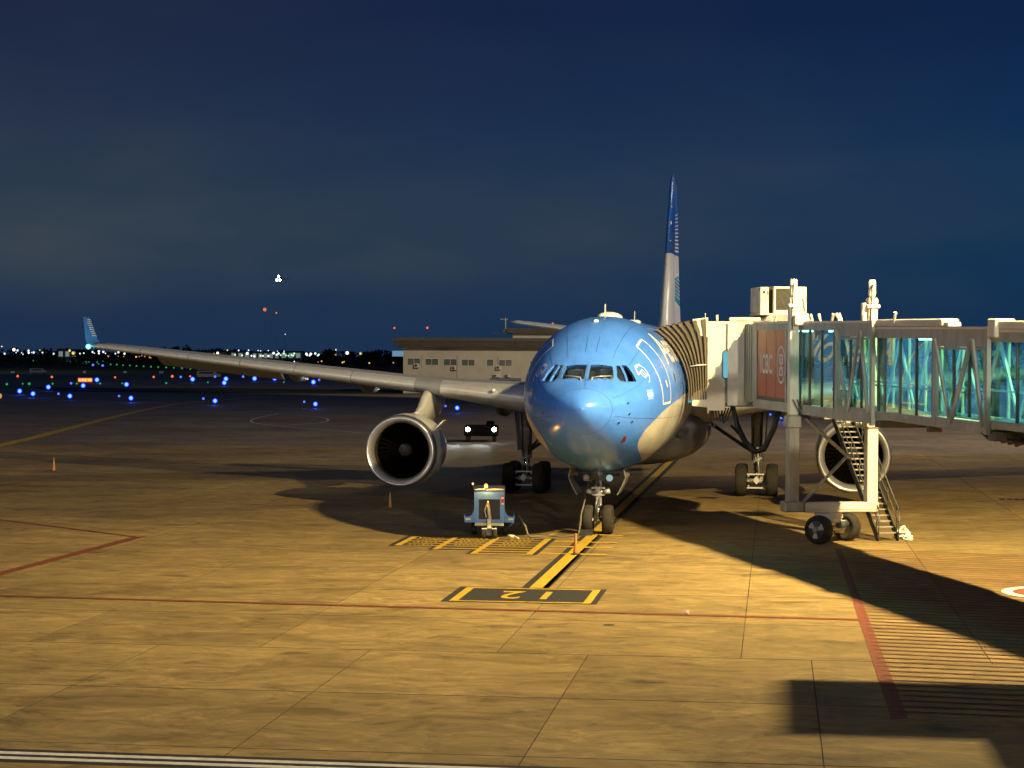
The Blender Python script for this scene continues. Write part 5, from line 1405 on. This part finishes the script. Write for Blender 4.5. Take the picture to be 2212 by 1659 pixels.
def rag(name, loc, label, r, seed):
    rnd = random.Random(seed)
    bm = bmesh.new()
    bmesh.ops.create_icosphere(bm, subdivisions=3, radius=r)
    for v in bm.verts:
        n = v.co.normalized()
        k = 1 + .28 * math.sin(7 * n.x + seed) * math.sin(6 * n.y + 2 * seed) + .18 * math.sin(13 * n.z + 9 * n.x) + rnd.uniform(-.10, .10)
        v.co = Vector((v.co.x * k * 1.1, v.co.y * k, max(-r * .55, v.co.z * k * .95) + (.25 * r if n.z > .8 else 0)))
        v.co.z += r * .55
    me = bpy.data.meshes.new(name); bm.to_mesh(me); bm.free(); me.materials.append(M['bag'])
    o = bpy.data.objects.new(name, me); C.objects.link(o); o.location = loc
    return tag(o, label, 'plastic bag')
def bw(x, y): return tuple(BO + Vector((BC * x - BS * y, BS * x + BC * y, 0)))
rag('plastic_bag', bw(.75, -2.85), 'crumpled white plastic bag standing at the foot of the bridge stairs', .24, 3)
rag('plastic_bag', bw(-.1, -2.72), 'low flattened scrap of white plastic beside the stair wheels', .15, 5)
rag('paper_scrap', (-15.7, -4.05, .012), 'small white paper scrap lying on the red line', .05, 8)

# ================================================================== BUILDING AND FAR FIELD
def sthing(name, label, cat, X, D, group=None):
    return thing(name, label, cat, cam_to_stand(X, D), CAM_FRAME_ROT, group)
bd = sthing('airport_building', 'two storey beige building with dark roof edge and a row of windows behind the wing', 'building', -15.93 * 1.15, 345)
bd.location.z = -0.95; bd.scale = (1.15, 1.15, 1.15)
W_, DEP = 34.0, 16.0
holes = [(.64, 2.46, 4.93, 5.86), (3.26, 5.11, 4.94, 5.81), (5.95, 7.79, 4.89, 5.78), (8.57, 10.43, 4.86, 5.74), (12.26, 13.17, 4.85, 5.76), (14.01, 15.85, 4.82, 5.70), (18.58, 20.4, 4.75, 5.64), (22, 23.9, 4.8, 5.7)]
mb = MB()
xsv = [0] + [v for h_ in holes for v in h_[:2]] + [W_]
for i in range(0, len(xsv) - 1):
    a, b = xsv[i], xsv[i + 1]
    if i % 2 == 0: mb.box(a, b, 0, .3, 0, 7.5)
    else:
        z0, z1 = holes[i // 2][2:]
        mb.box(a, b, 0, .3, 0, z0); mb.box(a, b, 0, .3, z1, 7.5)
mb.box(0, .3, .3, DEP, 0, 7.5); mb.box(W_ - .3, W_, .3, DEP, 0, 7.5); mb.box(0, W_, DEP, DEP + .3, 0, 7.5)
obj('wall', mb, 'b_wall', bd)
mb = MB(); mb.loft([[(-1.0, -1.0, 7.5), (W_ + 1, -1.0, 7.5), (W_ + 1, DEP + 1, 7.5), (-1.0, DEP + 1, 7.5)], [(-1.45, -1.5, 8.45), (W_ + 1.5, -1.5, 8.45), (W_ + 1.5, DEP + 1.5, 8.45), (-1.45, DEP + 1.5, 8.45)], [(-1.45, -1.5, 8.9), (W_ + 1.5, -1.5, 8.9), (W_ + 1.5, DEP + 1.5, 8.9), (-1.45, DEP + 1.5, 8.9)]], smooth=False)
obj('roof', mb, 'b_roof', bd)
mb = MB(); mb.box(-1.5, W_ + 1.5, -1.56, -1.49, 8.42, 8.92); obj('roof_edge', mb, 'post', bd)
for x0, x1, z0, z1 in holes:
    fr = MB(); t_ = .07
    fr.box(x0 - t_, x1 + t_, -.05, .06, z0 - t_, z0); fr.box(x0 - t_, x1 + t_, -.05, .06, z1, z1 + t_); fr.box(x0 - t_, x0, -.05, .06, z0, z1); fr.box(x1, x1 + t_, -.05, .06, z0, z1)
    if x1 - x0 > 1.2: fr.box((x0 + x1) / 2 - .035, (x0 + x1) / 2 + .035, -.04, .07, z0, z1)
    w = obj('window', fr, 'b_frame', bd)
    if x1 - x0 > 1.2:
        for a, b in ((x0, (x0 + x1) / 2 - .035), ((x0 + x1) / 2 + .035, x1)):
            mb = MB(); mb.box(a + .001, b - .001, .10, .13, z0, z1); obj('pane', mb, 'b_glass', w)
    else:
        mb = MB(); mb.box(x0 + .001, x1 - .001, .10, .13, z0, z1); obj('pane', mb, 'b_glass', w)
mb = MB(); mb.box(16.0, 34, 5.0, 14, 8.9, 9.65); obj('penthouse', mb, 'b_wall', bd)
mb = MB(); mb.loft([[(15.3, 4.2, 9.66), (34.6, 4.2, 9.66), (34.6, 14.6, 9.66), (15.3, 14.6, 9.66)], [(15.0, 3.9, 10.4), (34.9, 3.9, 10.4), (34.9, 14.9, 10.4), (15.0, 14.9, 10.4)]], smooth=False); mb.box(12.7, 15.2, 4.4, 8, 9.62, 9.70); obj('penthouse_roof', mb, 'b_roof', bd)
mb = MB(); mb.tube((14.93, 6, 9.7), (14.93, 6, 12.0), .09, .07, 8); mb.box(14.1, 15.3, 5.97, 6.03, 11.75, 11.82); mb.lathe([(9.7, .55), (9.9, .5), (10.2, .2), (10.3, .08)], (14.93, 6, 0), 'z', 14); obj('roof_mast', mb, 'dim_white', bd)
mb = MB(); mb.box(2.62, 2.66, -.05, 0, 4.6, 6.3); mb.box(7.83, 7.9, -.05, 0, 2.2, 6.3); mb.box(13.85, 13.91, -.05, 0, 5.0, 6.1); mb.box(1.0, 11.2, -.06, 0, 2.45, 2.52); obj('wall_pipe', mb, 'b_roof', bd)
for i, (x, z, w_, h_, lab) in enumerate(((1.6, 4.53, .75, .62, 'air conditioner box below the first window of the beige building'), (7.05, 4.22, .75, .56, 'air conditioner box below the third window beside the wall pipe'), (13.55, 4.32, .74, .56, 'air conditioner box below the single narrow window'), (13.15, 3.15, 1.05, .5, 'lower air conditioner box directly above the truck roof'), (14.85, 3.16, .85, .44, 'lowest right air conditioner box above the truck body'))):
    a = thing('air_conditioner', lab, 'air conditioner', cam_to_stand((-15.93 + x) * 1.15, 344.6, 6.36 + (z - 6.36) * 1.15), CAM_FRAME_ROT, 'air conditioners on the beige building')
    a.scale = (1.15, 1.15, 1.15)
    mb = MB(); mb.cbox(0, w_, -.12, .28, 0, h_, .03); obj('casing', mb, 'dim_white', a)
    mb = MB(); mb.lathe([(0, .22), (.02, .20), (.02, .001)], (.27, -.125, h_ / 2), (Vector((0, -1, 0)), Vector((1, 0, 0)), Vector((0, 0, 1))), 16); obj('fan_guard', mb, 'post', a)
    mb = MB(); mb.box(.1, .16, .0, .29, -.08, 0); mb.box(w_ - .16, w_ - .1, .0, .29, -.08, 0); obj('bracket', mb, 'post', a)
tk = sthing('box_truck', 'white box bodied truck with a dark cross on its side before the beige building', 'truck', -3.14, 284)
mb = MB(); mb.cbox(0, 4.4, 0, 2.2, .75, 3.2, .05); obj('body', mb, 'dim_white', tk)
mb = MB(); mb.prism([(-1.3, .05, .7), (-.05, .05, .7), (-.05, .05, 2.6), (-.75, .05, 2.6), (-1.25, .05, 1.75)], (0, 2.1, 0)); obj('cab', mb, 'dim_white', tk)
mb = MB(); mb.box(-.85, -.25, .02, .048, 1.75, 2.4); obj('cab_window', mb, 'b_glass', tk)
for x in (1.15, 2.65): mb = MB(); mb.box(x, x + 1.0, -.02, -.002, 2.65, 2.92); obj('body_window', mb, 'b_glass', tk)
mb = MB(); mb.box(2.25, 2.42, -.02, -.002, 1.3, 2.6); mb.box(1.75, 2.92, -.025, -.003, 1.88, 2.05); obj('cross_emblem', mb, 'b_roof', tk)
mb = MB(); mb.box(.1, .55, -.02, -.002, 1.2, 2.9); obj('door', mb, 'b_wall', tk)
for x in (-.6, 3.2):
    mb = MB(); tyre(mb, (x, .25, .45), .45, .3); tyre(mb, (x, 1.95, .45), .45, .3); obj('wheel', mb, 'tyre', tk)
mb = MB(); mb.box(-1.2, 4.3, .3, 1.9, .5, .74); obj('chassis', mb, 'post', tk)
# billboard beside the building
bb = sthing('billboard', 'pale blue lit panel at the edge of the beige building', 'billboard', -40.9, 700)
mb = MB(); mb.box(0, 3.9, 0, .2, 5.9, 7.8); obj('panel', mb, 'e_billboard', bb)
mb = MB(); mb.box(-.2, .05, .05, .3, 0, 7.9); mb.box(3.9, 4.1, .05, .3, 0, 7.9); obj('post', mb, 'post', bb)
# pair of window-glass reflections, built as headlights on an added tractor
sv = sthing('added_tractor', 'two bright window reflections under the wing root, built as headlights on an added dark tractor', 'tractor', -3.3, 150)
mb = MB(); mb.cbox(-.2, 2.3, .05, 4.6, .45, 1.15, .08); obj('body', mb, 'dark', sv)
mb = MB(); mb.cbox(1.4, 2.0, 2.2, 2.9, 1.15, 1.5, .06); obj('driver_seat', mb, 'dark', sv)
for x in (0.08, 2.02):
    mb = MB(); mb.lathe([(0, .13), (.05, .155), (.08, .001)], (x, .05, .95), (Vector((0, -1, 0)), Vector((1, 0, 0)), Vector((0, 0, 1))), 16); obj('reflected_lamp', mb, 'e_reflected', sv)
    mb = MB(); tyre(mb, (x, .9, .42), .42, .3, 0, 'x'); tyre(mb, (x, 2.9, .42), .42, .3, 0, 'x'); obj('wheel', mb, 'tyre', sv)
    p = cam_to_stand(-3.3 + x, 149.9, .95)
    lamp('reflection_streak_lamp', p, p + (cam_to_stand(-9, 118, 0) - cam_to_stand(0, 150, 0)), 2600, (.9, 1.0, .95), 34, .8, .1)  # added lamp that draws the streak below each reflection

# runway and taxiway lights
def lights(name, data, mats, labs, cat, group, post_h):
    for i, (X, D, r) in enumerate(data):
        r *= (1.45 if name == 'taxiway_light' else 1.25)
        mb = MB(); p = cam_to_stand(X, D)
        mb.tube((0, 0, -.06), (0, 0, post_h), max(.03, r * .25), max(.03, r * .25), 6, 0)
        mb.ball((0, 0, post_h + r * .6), r, 10 if r > .15 else 8, 1)
        o = obj(name, mb, mats if not callable(mats) else mats(i)); o.location = p
        if name == 'taxiway_light' and i < 18:
            gd = bpy.data.lights.new('taxiway_lamp', 'POINT'); go = bpy.data.objects.new('taxiway_lamp', gd); C.objects.link(go)
            go.location = p + Vector((0, 0, post_h + r * 1.9)); gd.energy = 110; gd.color = (.02, .10, 1.0); gd.shadow_soft_size = .05
        tag(o, labs(i) if callable(labs) else labs, cat, group)
BLUE= [(-75.4, 314.1, 0.28), (-68.8, 294.6, 0.26), (-79.3, 350.8, 0.31), (-60.4, 280.2, 0.25), (-76.9, 367.8, 0.32), (-90.2, 445.7, 0.39), (-72.1, 383.6, 0.34), (-72.1, 463.0, 0.41), (-65.9, 472.5, 0.42), (-57.7, 411.3, 0.36), (-60.4, 481.2, 0.42), (-56.3, 486.6, 0.43), (-37.1, 256.3, 0.23), (-50.1, 269.7, 0.24), (-41.4, 427.6, 0.38), (-23.3, 243.2, 0.21), (-6.1, 228.7, 0.2), (26.5, 201.5, 0.18), (-66.6, 301.2, 0.12), (-55.1, 287.6, 0.11), (-87.3, 406.1, 0.16), (-41.2, 273.8, 0.11), (-84.7, 524.4, 0.2), (-70.5, 537.8, 0.21), (-77.4, 534.6, 0.21), (-48.6, 476.0, 0.18), (-44.9, 477.5, 0.18), (-26.2, 258.7, 0.1), (-7.8, 240.9, 0.09), (26.8, 212.6, 0.08), (-209.3, 1024.4, 0.39), (-196.1, 982.6, 0.38), (-214.9, 1290.7, 0.5)]
GREEN= [(-96.2, 390.6, 0.2), (-93.1, 395.5, 0.23), (-95.4, 399.9, 0.14), (-90.0, 401.8, 0.17), (-85.6, 403.4, 0.17), (-81.8, 407.4, 0.17), (-78.4, 412.7, 0.14), (-70.3, 417.0, 0.18), (-64.1, 432.3, 0.15), (-48.9, 439.6, 0.15), (-319.7, 1470.2, 0.5), (-301.9, 1403.9, 0.52), (-278.3, 1310.3, 0.44), (-266.8, 1277.2, 0.43), (-265.6, 1278.8, 0.65), (-286.5, 1388.2, 0.4), (-280.1, 1369.5, 0.6), (-282.2, 1394.6, 0.4), (-235.4, 1167.4, 0.34), (-289.8, 1453.2, 0.49), (-215.4, 1100.6, 0.37), (-209.2, 1085.5, 0.37), (-196.7, 1037.1, 0.32), (-189.3, 1016.1, 0.33), (-178.3, 973.7, 0.33), (-172.2, 958.7, 0.32), (-163.3, 927.6, 0.35), (-156.6, 907.8, 0.32), (-149.4, 885.9, 0.34), (-143.1, 867.9, 0.28), (-135.6, 842.6, 0.34), (-126.1, 803.8, 0.27), (-121.6, 796.3, 0.3), (-114.3, 770.6, 0.29), (-110.2, 766.1, 0.29), (-104.8, 753.0, 0.29), (-97.3, 724.2, 0.26), (-86.2, 694.0, 0.26), (-81.0, 681.8, 0.23), (-404.2, 1689.0, 0.51), (-373.4, 1599.8, 0.43), (-364.5, 1575.3, 0.43)]
RED= [(-122.2, 507.0, 0.24), (-110.7, 493.4, 0.23), (-95.6, 494.0, 0.2), (-88.3, 505.4, 0.22), (-85.7, 517.3, 0.28), (-82.8, 527.5, 0.19)]
CITY= [(-311.0, 1250, 10.4, 0.26, 'p'), (-334.0, 1350, 6.0, 0.53, 'b'), (-279.3, 1150, 8.3, 0.68, 'p'), (-349.6, 1450, 8.3, 0.55, 'w'), (-350.6, 1450, 6.8, 0.3, 'w'), (-298.9, 1250, 6.6, 0.26, 'w'), (-274.2, 1150, 5.8, 0.26, 'w'), (-271.1, 1150, 7.8, 0.45, 'w'), (-271.0, 1150, 6.6, 0.45, 'w'), (-338.2, 1450, 6.9, 0.65, 'b'), (-316.2, 1350, 6.9, 0.3, 'b'), (-264.8, 1150, 8.1, 0.29, 'y'), (-286.2, 1250, 6.8, 0.37, 'w'), (-301.7, 1350, 6.1, 0.51, 'b'), (-291.2, 1350, 8.2, 0.6, 'y'), (-267.5, 1250, 6.5, 0.7, 'y'), (-242.3, 1150, 6.3, 0.32, 'w'), (-281.9, 1350, 6.6, 0.38, 'g'), (-255.7, 1250, 7.3, 0.42, 'w'), (-234.3, 1150, 6.6, 0.24, 'w'), (-272.0, 1350, 7.8, 0.57, 'w'), (-271.9, 1350, 6.4, 0.42, 'w'), (-249.1, 1250, 7.4, 0.49, 'w'), (-247.8, 1250, 6.5, 0.28, 'w'), (-265.8, 1350, 4.6, 0.45, 'o'), (-261.1, 1350, 6.4, 0.38, 'w'), (-259.1, 1350, 7.3, 0.51, 'w'), (-220.8, 1150, 4.8, 0.26, 'o'), (-255.1, 1350, 6.4, 0.53, 'w'), (-274.6, 1450, 4.4, 0.32, 'o'), (-229.1, 1250, 4.4, 0.42, 'y'), (-227.2, 1250, 4.7, 0.28, 'o'), (-225.7, 1250, 5.1, 0.28, 'o'), (-259.6, 1450, 4.5, 0.37, 'o'), (-238.5, 1350, 4.1, 0.45, 'o'), (-202.6, 1150, 4.1, 0.29, 'o'), (-193.8, 1350, 7.0, 0.68, 'p'), (-167.2, 1150, 6.7, 0.24, 'y'), (-187.4, 1350, 9.0, 0.38, 'y'), (-180.0, 1350, 8.9, 0.38, 'w'), (-161.4, 1250, 6.9, 0.66, 'w'), (-186.3, 1450, 9.2, 0.37, 'w'), (-190.9, 1450, 5.6, 0.49, 'g'), (-182.3, 1350, 6.0, 0.38, 'w'), (-184.2, 1450, 5.3, 0.49, 'w'), (-182.2, 1450, 5.0, 0.61, 'w'), (-151.8, 1250, 5.4, 0.45, 'g'), (-148.5, 1250, 5.4, 0.52, 'w'), (-157.0, 1350, 7.2, 0.64, 'w'), (-165.5, 1350, 5.5, 0.42, 'p'), (-142.4, 1150, 8.5, 0.24, 'w'), (-141.0, 1150, 8.3, 0.24, 'w'), (-136.7, 1150, 8.5, 0.23, 'w'), (-166.4, 1450, 6.2, 0.53, 'w'), (-153.7, 1350, 7.0, 0.53, 'w'), (-165.9, 1450, 8.7, 0.26, 'w'), (-150.1, 1350, 8.5, 0.28, 'w'), (-139.1, 1250, 7.0, 0.49, 'g'), (-141.0, 1250, 6.0, 0.35, 'g'), (-126.8, 1150, 5.9, 0.32, 'g'), (-158.1, 1450, 5.5, 0.41, 'g'), (-134.4, 1250, 6.1, 0.38, 'g'), (-154.0, 1450, 7.0, 0.53, 'g'), (-144.0, 1350, 5.6, 0.42, 'g'), (-148.5, 1250, 5.3, 0.42, 'w'), (-135.4, 1350, 6.8, 0.64, 'w'), (-145.0, 1450, 6.1, 0.53, 'w'), (-132.5, 1350, 6.8, 0.64, 'w'), (-123.4, 1250, 5.8, 0.42, 'w'), (-129.6, 1350, 7.1, 0.57, 'w'), (-108.4, 1150, 6.4, 0.42, 'g'), (-109.0, 1150, 5.9, 0.35, 'w'), (-107.4, 1250, 9.4, 0.31, 'w'), (-116.1, 1350, 6.4, 0.45, 'o'), (-100.5, 1250, 7.5, 0.77, 'p'), (-85.0, 1150, 7.1, 0.51, 'y'), (-43.0, 520, 4.4, 0.16, 'y'), (-42.6, 520, 4.6, 0.12, 'y'), (-48.3, 520, 4.7, 0.13, 'y'), (-49.2, 520, 4.5, 0.11, 'o'), (-55.2, 520, 4.6, 0.12, 'w'), (-36.2, 520, 4.3, 0.15, 'y'), (-30.1, 520, 4.4, 0.15, 'o'), (-63.5, 520, 5.0, 0.1, 'w'), (-188.1, 1700, 23.1, 0.31, 'w'), (-70.0, 280, 0.5, 0.3, 'o')]

blue_labels = {12: 'bright blue taxiway light below the middle of the wing, right of the yellow curve', 15: 'bright blue taxiway light just left of the left engine', 16: 'bright blue taxiway light between the left engine and the wing root', 17: 'bright blue taxiway light under the jet bridge beside the near column', 13: 'bright blue taxiway light left of the end of the yellow curve', 0: 'leftmost bright blue taxiway light near the edge of the picture', 4: 'bright blue taxiway light directly below the orange sign', 5: 'blue taxiway light just right of the orange sign', 3: 'nearest bright blue light of the far left cluster'}
lights('taxiway_light', BLUE, lambda i: ['post', 'e_blue' if i < 18 else 'e_blue_dim'], lambda i: blue_labels.get(i, 'blue taxiway edge light out on the dark airfield' if i < 18 else 'small dim blue taxiway light ' + ('left of the yellow curve' if BLUE[i][0] < -45 else 'near the left engine' if BLUE[i][0] < 0 else 'under the jet bridge')), 'taxiway light', 'blue taxiway lights', .32)
lights('runway_light', GREEN, ['post', 'e_green'], lambda i: 'green centre line light in the long row under the wing' if 22 < i < 39 else ('green airfield light low down near the blue lights' if i < 10 else ('green light of the tight bunch under the winglet' if -330 < GREEN[i][0] < -255 else 'pale green light far left under the horizon' if GREEN[i][0] < -340 else 'green airfield light just right of the winglet bunch')), 'runway light', 'green airfield lights', .3)
lights('warning_light', RED, ['post', 'e_red'], 'small red warning light beside the far service road', 'warning light', 'red lights on the airfield', .5)
cols = {'w': 'white', 'b': 'cool blue white', 'p': 'warm white', 'y': 'yellow', 'o': 'orange', 'g': 'pale green'}
for X, D, z, r, c in CITY:
    r *= 1.35
    mb = MB(); mb.tube((0, 0, -.08), (0, 0, z), max(.06, r * .18), max(.05, r * .12), 6, 0); mb.ball((0, 0, z), r, 8, 1)
    o = obj('lamp_post', mb, ['post', 'e_' + c]); o.location = cam_to_stand(X, D)
    uu_ = 1106 + 4431 * X / D
    where = 'left of the winglet tip' if uu_ < 185 else 'just under the wing tip' if uu_ < 340 else 'above the middle of the wing' if uu_ < 560 else 'in the dense cluster above the wing' if uu_ < 645 else 'right of the dense cluster'
    lab = '%s lamp on the horizon %s' % (cols[c], where)
    if D == 280: lab = 'orange lamp at the very left edge of the apron'
    if D == 520: lab = 'faint %s lamp on the dark field left of the beige building' % cols[c]
    if D == 1700: lab = 'tiny white window reflection low in the sky above the horizon, built as a lamp on an added mast'  # window-glass reflection; its mast is added
    if X == -100.5: lab = 'biggest warm white lamp on the horizon left of the beige building'
    if X == -85.0: lab = 'big yellow lamp on the horizon beside the beige building'
    tag(o, lab, 'lamp', 'distant lamps along the horizon')
for X, D, z, r, lab in ((-108.6, 900, 26, .75, 'bright red window reflection low in the sky, built as a light on an added slim mast'), (-115, 1000, 26.6, .4, 'faint red window reflection right of the bright red one, built as a light on an added mast'), (-86.2, 1500, 26.1, .75, 'red obstruction light above the left roof corner of the beige building'), (-62.1, 1500, 26.4, .85, 'red obstruction light above the roof of the beige building'), (29.6, 1500, 29.9, .8, 'red obstruction light beside the top of the blue nose')):  # first two are reflections in the window glass, on added masts
    t_ = thing('radio_mast', lab, 'mast', cam_to_stand(X, D), 0, 'masts with red lights')
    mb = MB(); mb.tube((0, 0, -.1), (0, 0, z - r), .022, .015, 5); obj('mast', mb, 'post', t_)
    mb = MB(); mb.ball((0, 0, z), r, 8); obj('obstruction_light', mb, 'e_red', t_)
# reflections in the window glass, built as lights on an added airliner
fa = thing('added_airliner', 'three window reflections in the sky above the wing, built as lights on an added airliner', 'airliner', cam_to_stand(-339.8, 3000, 115.5), CAM_FRAME_ROT)
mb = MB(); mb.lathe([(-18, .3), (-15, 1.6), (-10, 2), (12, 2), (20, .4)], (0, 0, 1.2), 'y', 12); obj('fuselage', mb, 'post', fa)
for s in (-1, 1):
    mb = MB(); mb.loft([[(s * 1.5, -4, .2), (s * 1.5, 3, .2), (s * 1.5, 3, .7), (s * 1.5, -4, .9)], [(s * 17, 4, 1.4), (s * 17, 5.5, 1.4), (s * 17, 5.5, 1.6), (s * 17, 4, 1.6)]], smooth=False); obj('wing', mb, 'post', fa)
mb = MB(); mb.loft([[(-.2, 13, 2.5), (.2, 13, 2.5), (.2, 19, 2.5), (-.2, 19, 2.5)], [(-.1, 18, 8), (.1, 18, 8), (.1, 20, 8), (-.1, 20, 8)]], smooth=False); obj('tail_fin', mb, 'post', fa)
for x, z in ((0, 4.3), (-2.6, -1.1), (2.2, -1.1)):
    mb = MB(); mb.ball((x, -18.6, z), 1.5, 10); obj('reflected_light', mb, 'e_reflected', fa)
# orange sign, cabinets, vehicles on the service road
sg = sthing('taxiway_sign', 'glowing orange guidance sign out on the left taxiway', 'sign', -94.15, 444.7)
mb = MB(); mb.cbox(0, 3.2, 0, .3, .12, 1.1, .05); obj('housing', mb, 'post', sg)
mb = MB(); mb.box(.06, 3.14, -.02, -.002, .2, 1.03); obj('face', mb, 'e_sign', sg)
mb = MB()
for a, b in ((.25, .45), (.6, .72), (.9, 1.3), (1.5, 1.75), (1.95, 2.05), (2.3, 2.55), (2.7, 2.95)): mb.box(a, b, -.035, -.021, .38, .85)
obj('sign_characters', mb, 'e_sign2', sg)
mb = MB(); mb.box(.3, .4, .05, .15, -.06, .12); mb.box(2.8, 2.9, .05, .15, -.06, .12); obj('leg', mb, 'post', sg)
for X, D, w_, h_, lab in ((-138, 660, 1.0, .75, 'pale equipment cabinet on the field above the orange sign'), (-126, 665, 1.1, .7, 'pale equipment cabinet left of the wing among the green lights'), (-113.5, 660, 1.3, .8, 'pale equipment cabinet with a bent pipe under the wing'), (-160, 655, 1.2, .5, 'low pale cabinet at the left edge of the field')):
    t_ = sthing('equipment_cabinet', lab, 'cabinet', X, D, 'cabinets on the airfield')
    mb = MB(); mb.cbox(0, w_, 0, .8, 0, h_, .05); mb.box(-.05, w_ + .05, -.05, .85, h_, h_ + .06); obj('case', mb, 'dim_white', t_)
    mb = MB(); mb.box(.1, w_ - .1, -.02, -.003, .1, h_ - .1); obj('door', mb, 'b_frame', t_)
for X, D, L, h_, lab in ((-150.5, 640, 5.2, 1.6, 'dim van parked far out at the left of the field'), (-83, 540, 6.2, 1.9, 'dim service truck on the far road under the wing')):
    t_ = sthing('parked_van', lab, 'van', X, D, 'vehicles far out on the airfield')
    mb = MB(); mb.prism([(0, 0, .35), (L, 0, .35), (L, 0, h_ * .6), (L * .86, 0, h_ * .62), (L * .76, 0, h_), (0, 0, h_)], (0, 1.9, 0)); obj('body', mb, 'dim_white', t_)
    mb = MB(); mb.box(L * .1, L * .7, -.02, -.003, h_ * .6, h_ * .88); obj('side_window', mb, 'b_glass', t_)
    for x in (L * .2, L * .8):
        mb = MB(); tyre(mb, (x, .15, .32), .32, .22); tyre(mb, (x, 1.75, .32), .32, .22); obj('wheel', mb, 'tyre', t_)
# sheds and hangars on the horizon
for X, D, L, z, mat, lab, nw in ((-332.5, 1500, 14.5, 9.2, 'facade', 'small lit shed far left on the horizon', 3), (-203.5, 1480, 14.7, 8.5, 'facade', 'lit warehouse on the horizon just above the wing', 3), (-187.8, 1480, 20, 8.2, 'facade', 'long lit warehouse right of the first one on the horizon', 5), (-167.5, 1482, 15.5, 8.7, 'facade', 'lower warehouse with pale roof line at the end of the row', 3), (-236, 1500, 30, 8.9, 'b_roof', 'dark hangar roof on the horizon over the wing', 2)):
    t_ = sthing('warehouse', lab, 'warehouse', X, D, 'warehouses along the horizon')
    mb = MB(); mb.box(0, L, 0, 14, 0, z - .35); obj('wall', mb, mat, t_)
    mb = MB(); mb.loft([[(-.3, -.5, z - .34), (L + .3, -.5, z - .34), (L + .3, 14.5, z - .34), (-.3, 14.5, z - .34)], [(-.3, 3, z + .3), (L + .3, 3, z + .3), (L + .3, 11, z + .3), (-.3, 11, z + .3)]], smooth=False); obj('roof', mb, 'b_roof', t_)
    for k in range(nw):
        a = L * (k + .2) / nw
        mb = MB(); mb.box(a, a + L / nw * .6, -.03, -.004, z * .45, z * .85); obj('window', mb, 'e_facade' if mat == 'facade' else 'b_glass', t_)
# trees on the horizon
def tree(X, D, h_, w_, lab, seed):
    rnd = random.Random(seed)
    t_ = thing('tree', lab, 'tree', cam_to_stand(X, D), 0, 'trees along the horizon')
    mb = MB(); mb.tube((0, 0, -.1), (0, 0, h_ * .55), w_ * .06, w_ * .03, 6)
    for k in range(3):
        a = rnd.uniform(0, 2 * PI); mb.tube((0, 0, h_ * .35), (w_ * .25 * math.cos(a), w_ * .25 * math.sin(a), h_ * .62), w_ * .025, w_ * .01, 5)
    obj('trunk', mb, 'trunk', t_)
    mb = MB()
    for k in range(170):
        a, u, q = rnd.uniform(0, 2 * PI), rnd.uniform(-1, 1), rnd.uniform(.45, 1) 
        lump = 1 + .25 * math.sin(3 * a + seed) * math.cos(2.5 * u)
        p = Vector((math.cos(a) * math.sqrt(1 - u * u) * w_ * .5 * q * lump, math.sin(a) * math.sqrt(1 - u * u) * w_ * .5 * q * lump, h_ * .6 + u * h_ * .4 * q))
        s_ = w_ * rnd.uniform(.06, .12)
        d1 = Vector((rnd.uniform(-1, 1), rnd.uniform(-1, 1), rnd.uniform(-1, 1))).normalized(); d2 = d1.cross(Vector((rnd.uniform(-1, 1), rnd.uniform(-1, 1), rnd.uniform(-1, 1)))).normalized()
        mb.add([p - d1 * s_, p - d2 * s_, p + d1 * s_, p + d2 * s_], [(0, 1, 2, 3)])
    obj('crown', mb, 'tree', t_, fix=False)
rnd = random.Random(11)
tree(-243, 1480, 12.6, 9, 'tallest dark tree of the clump standing above the wing', 1)
tree(-251.5, 1480, 11.6, 8.5, 'round dark tree at the left of the clump above the wing', 2)
tree(-236.5, 1490, 13.2, 7.5, 'narrow dark tree at the right end of the clump above the wing', 3)
for k in range(26):
    X = -372 + k * 11.4 + rnd.uniform(-4, 4)
    if -256 < X < -232: continue
    tree(X, 1500 + rnd.uniform(0, 60), rnd.uniform(8.2, 10.8), rnd.uniform(8, 14), 'low dark tree on the horizon %s' % ('left of the winglet' if X < -310 else 'between the winglet and the tall clump' if X < -256 else 'between the tall clump and the lit warehouses' if X < -205 else 'behind the lit warehouses' if X < -150 else 'beside the beige building'), 20 + k)
mb = MB(); rnd = random.Random(5)
for k in range(5200):
    X, D = rnd.uniform(-520, 420), rnd.uniform(1520, 1600)
    p = cam_to_stand(X, D, rnd.uniform(0, 1) ** .8 * (8.2 + 1.2 * math.sin(X * .05) + .8 * math.sin(X * .23)))
    s_ = rnd.uniform(.9, 1.7); d1 = Vector((rnd.uniform(-1, 1), rnd.uniform(-1, 1), rnd.uniform(-1, 1))).normalized(); d2 = d1.cross(Vector((rnd.uniform(-1, 1), rnd.uniform(-1, 1), .5))).normalized()
    mb.add([p - d1 * s_, p - d2 * s_, p + d1 * s_, p + d2 * s_], [(0, 1, 2, 3)])
o = obj('woods', mb, 'tree', None, fix=False); o['kind'] = 'stuff'
mb = MB()
for k in range(2600):
    X, D = rnd.uniform(-420, 300), rnd.uniform(1100, 1130)
    p = cam_to_stand(X, D, rnd.uniform(0, 4.2 + .5 * math.sin(X * .11)))
    s_ = rnd.uniform(.7, 1.3); d1 = Vector((rnd.uniform(-1, 1), rnd.uniform(-1, 1), rnd.uniform(-1, 1))).normalized(); d2 = d1.cross(Vector((rnd.uniform(-1, 1), rnd.uniform(-1, 1), .5))).normalized()
    mb.add([p - d1 * s_, p - d2 * s_, p + d1 * s_, p + d2 * s_], [(0, 1, 2, 3)])
o = obj('undergrowth', mb, 'tree', None, fix=False); o['kind'] = 'stuff'
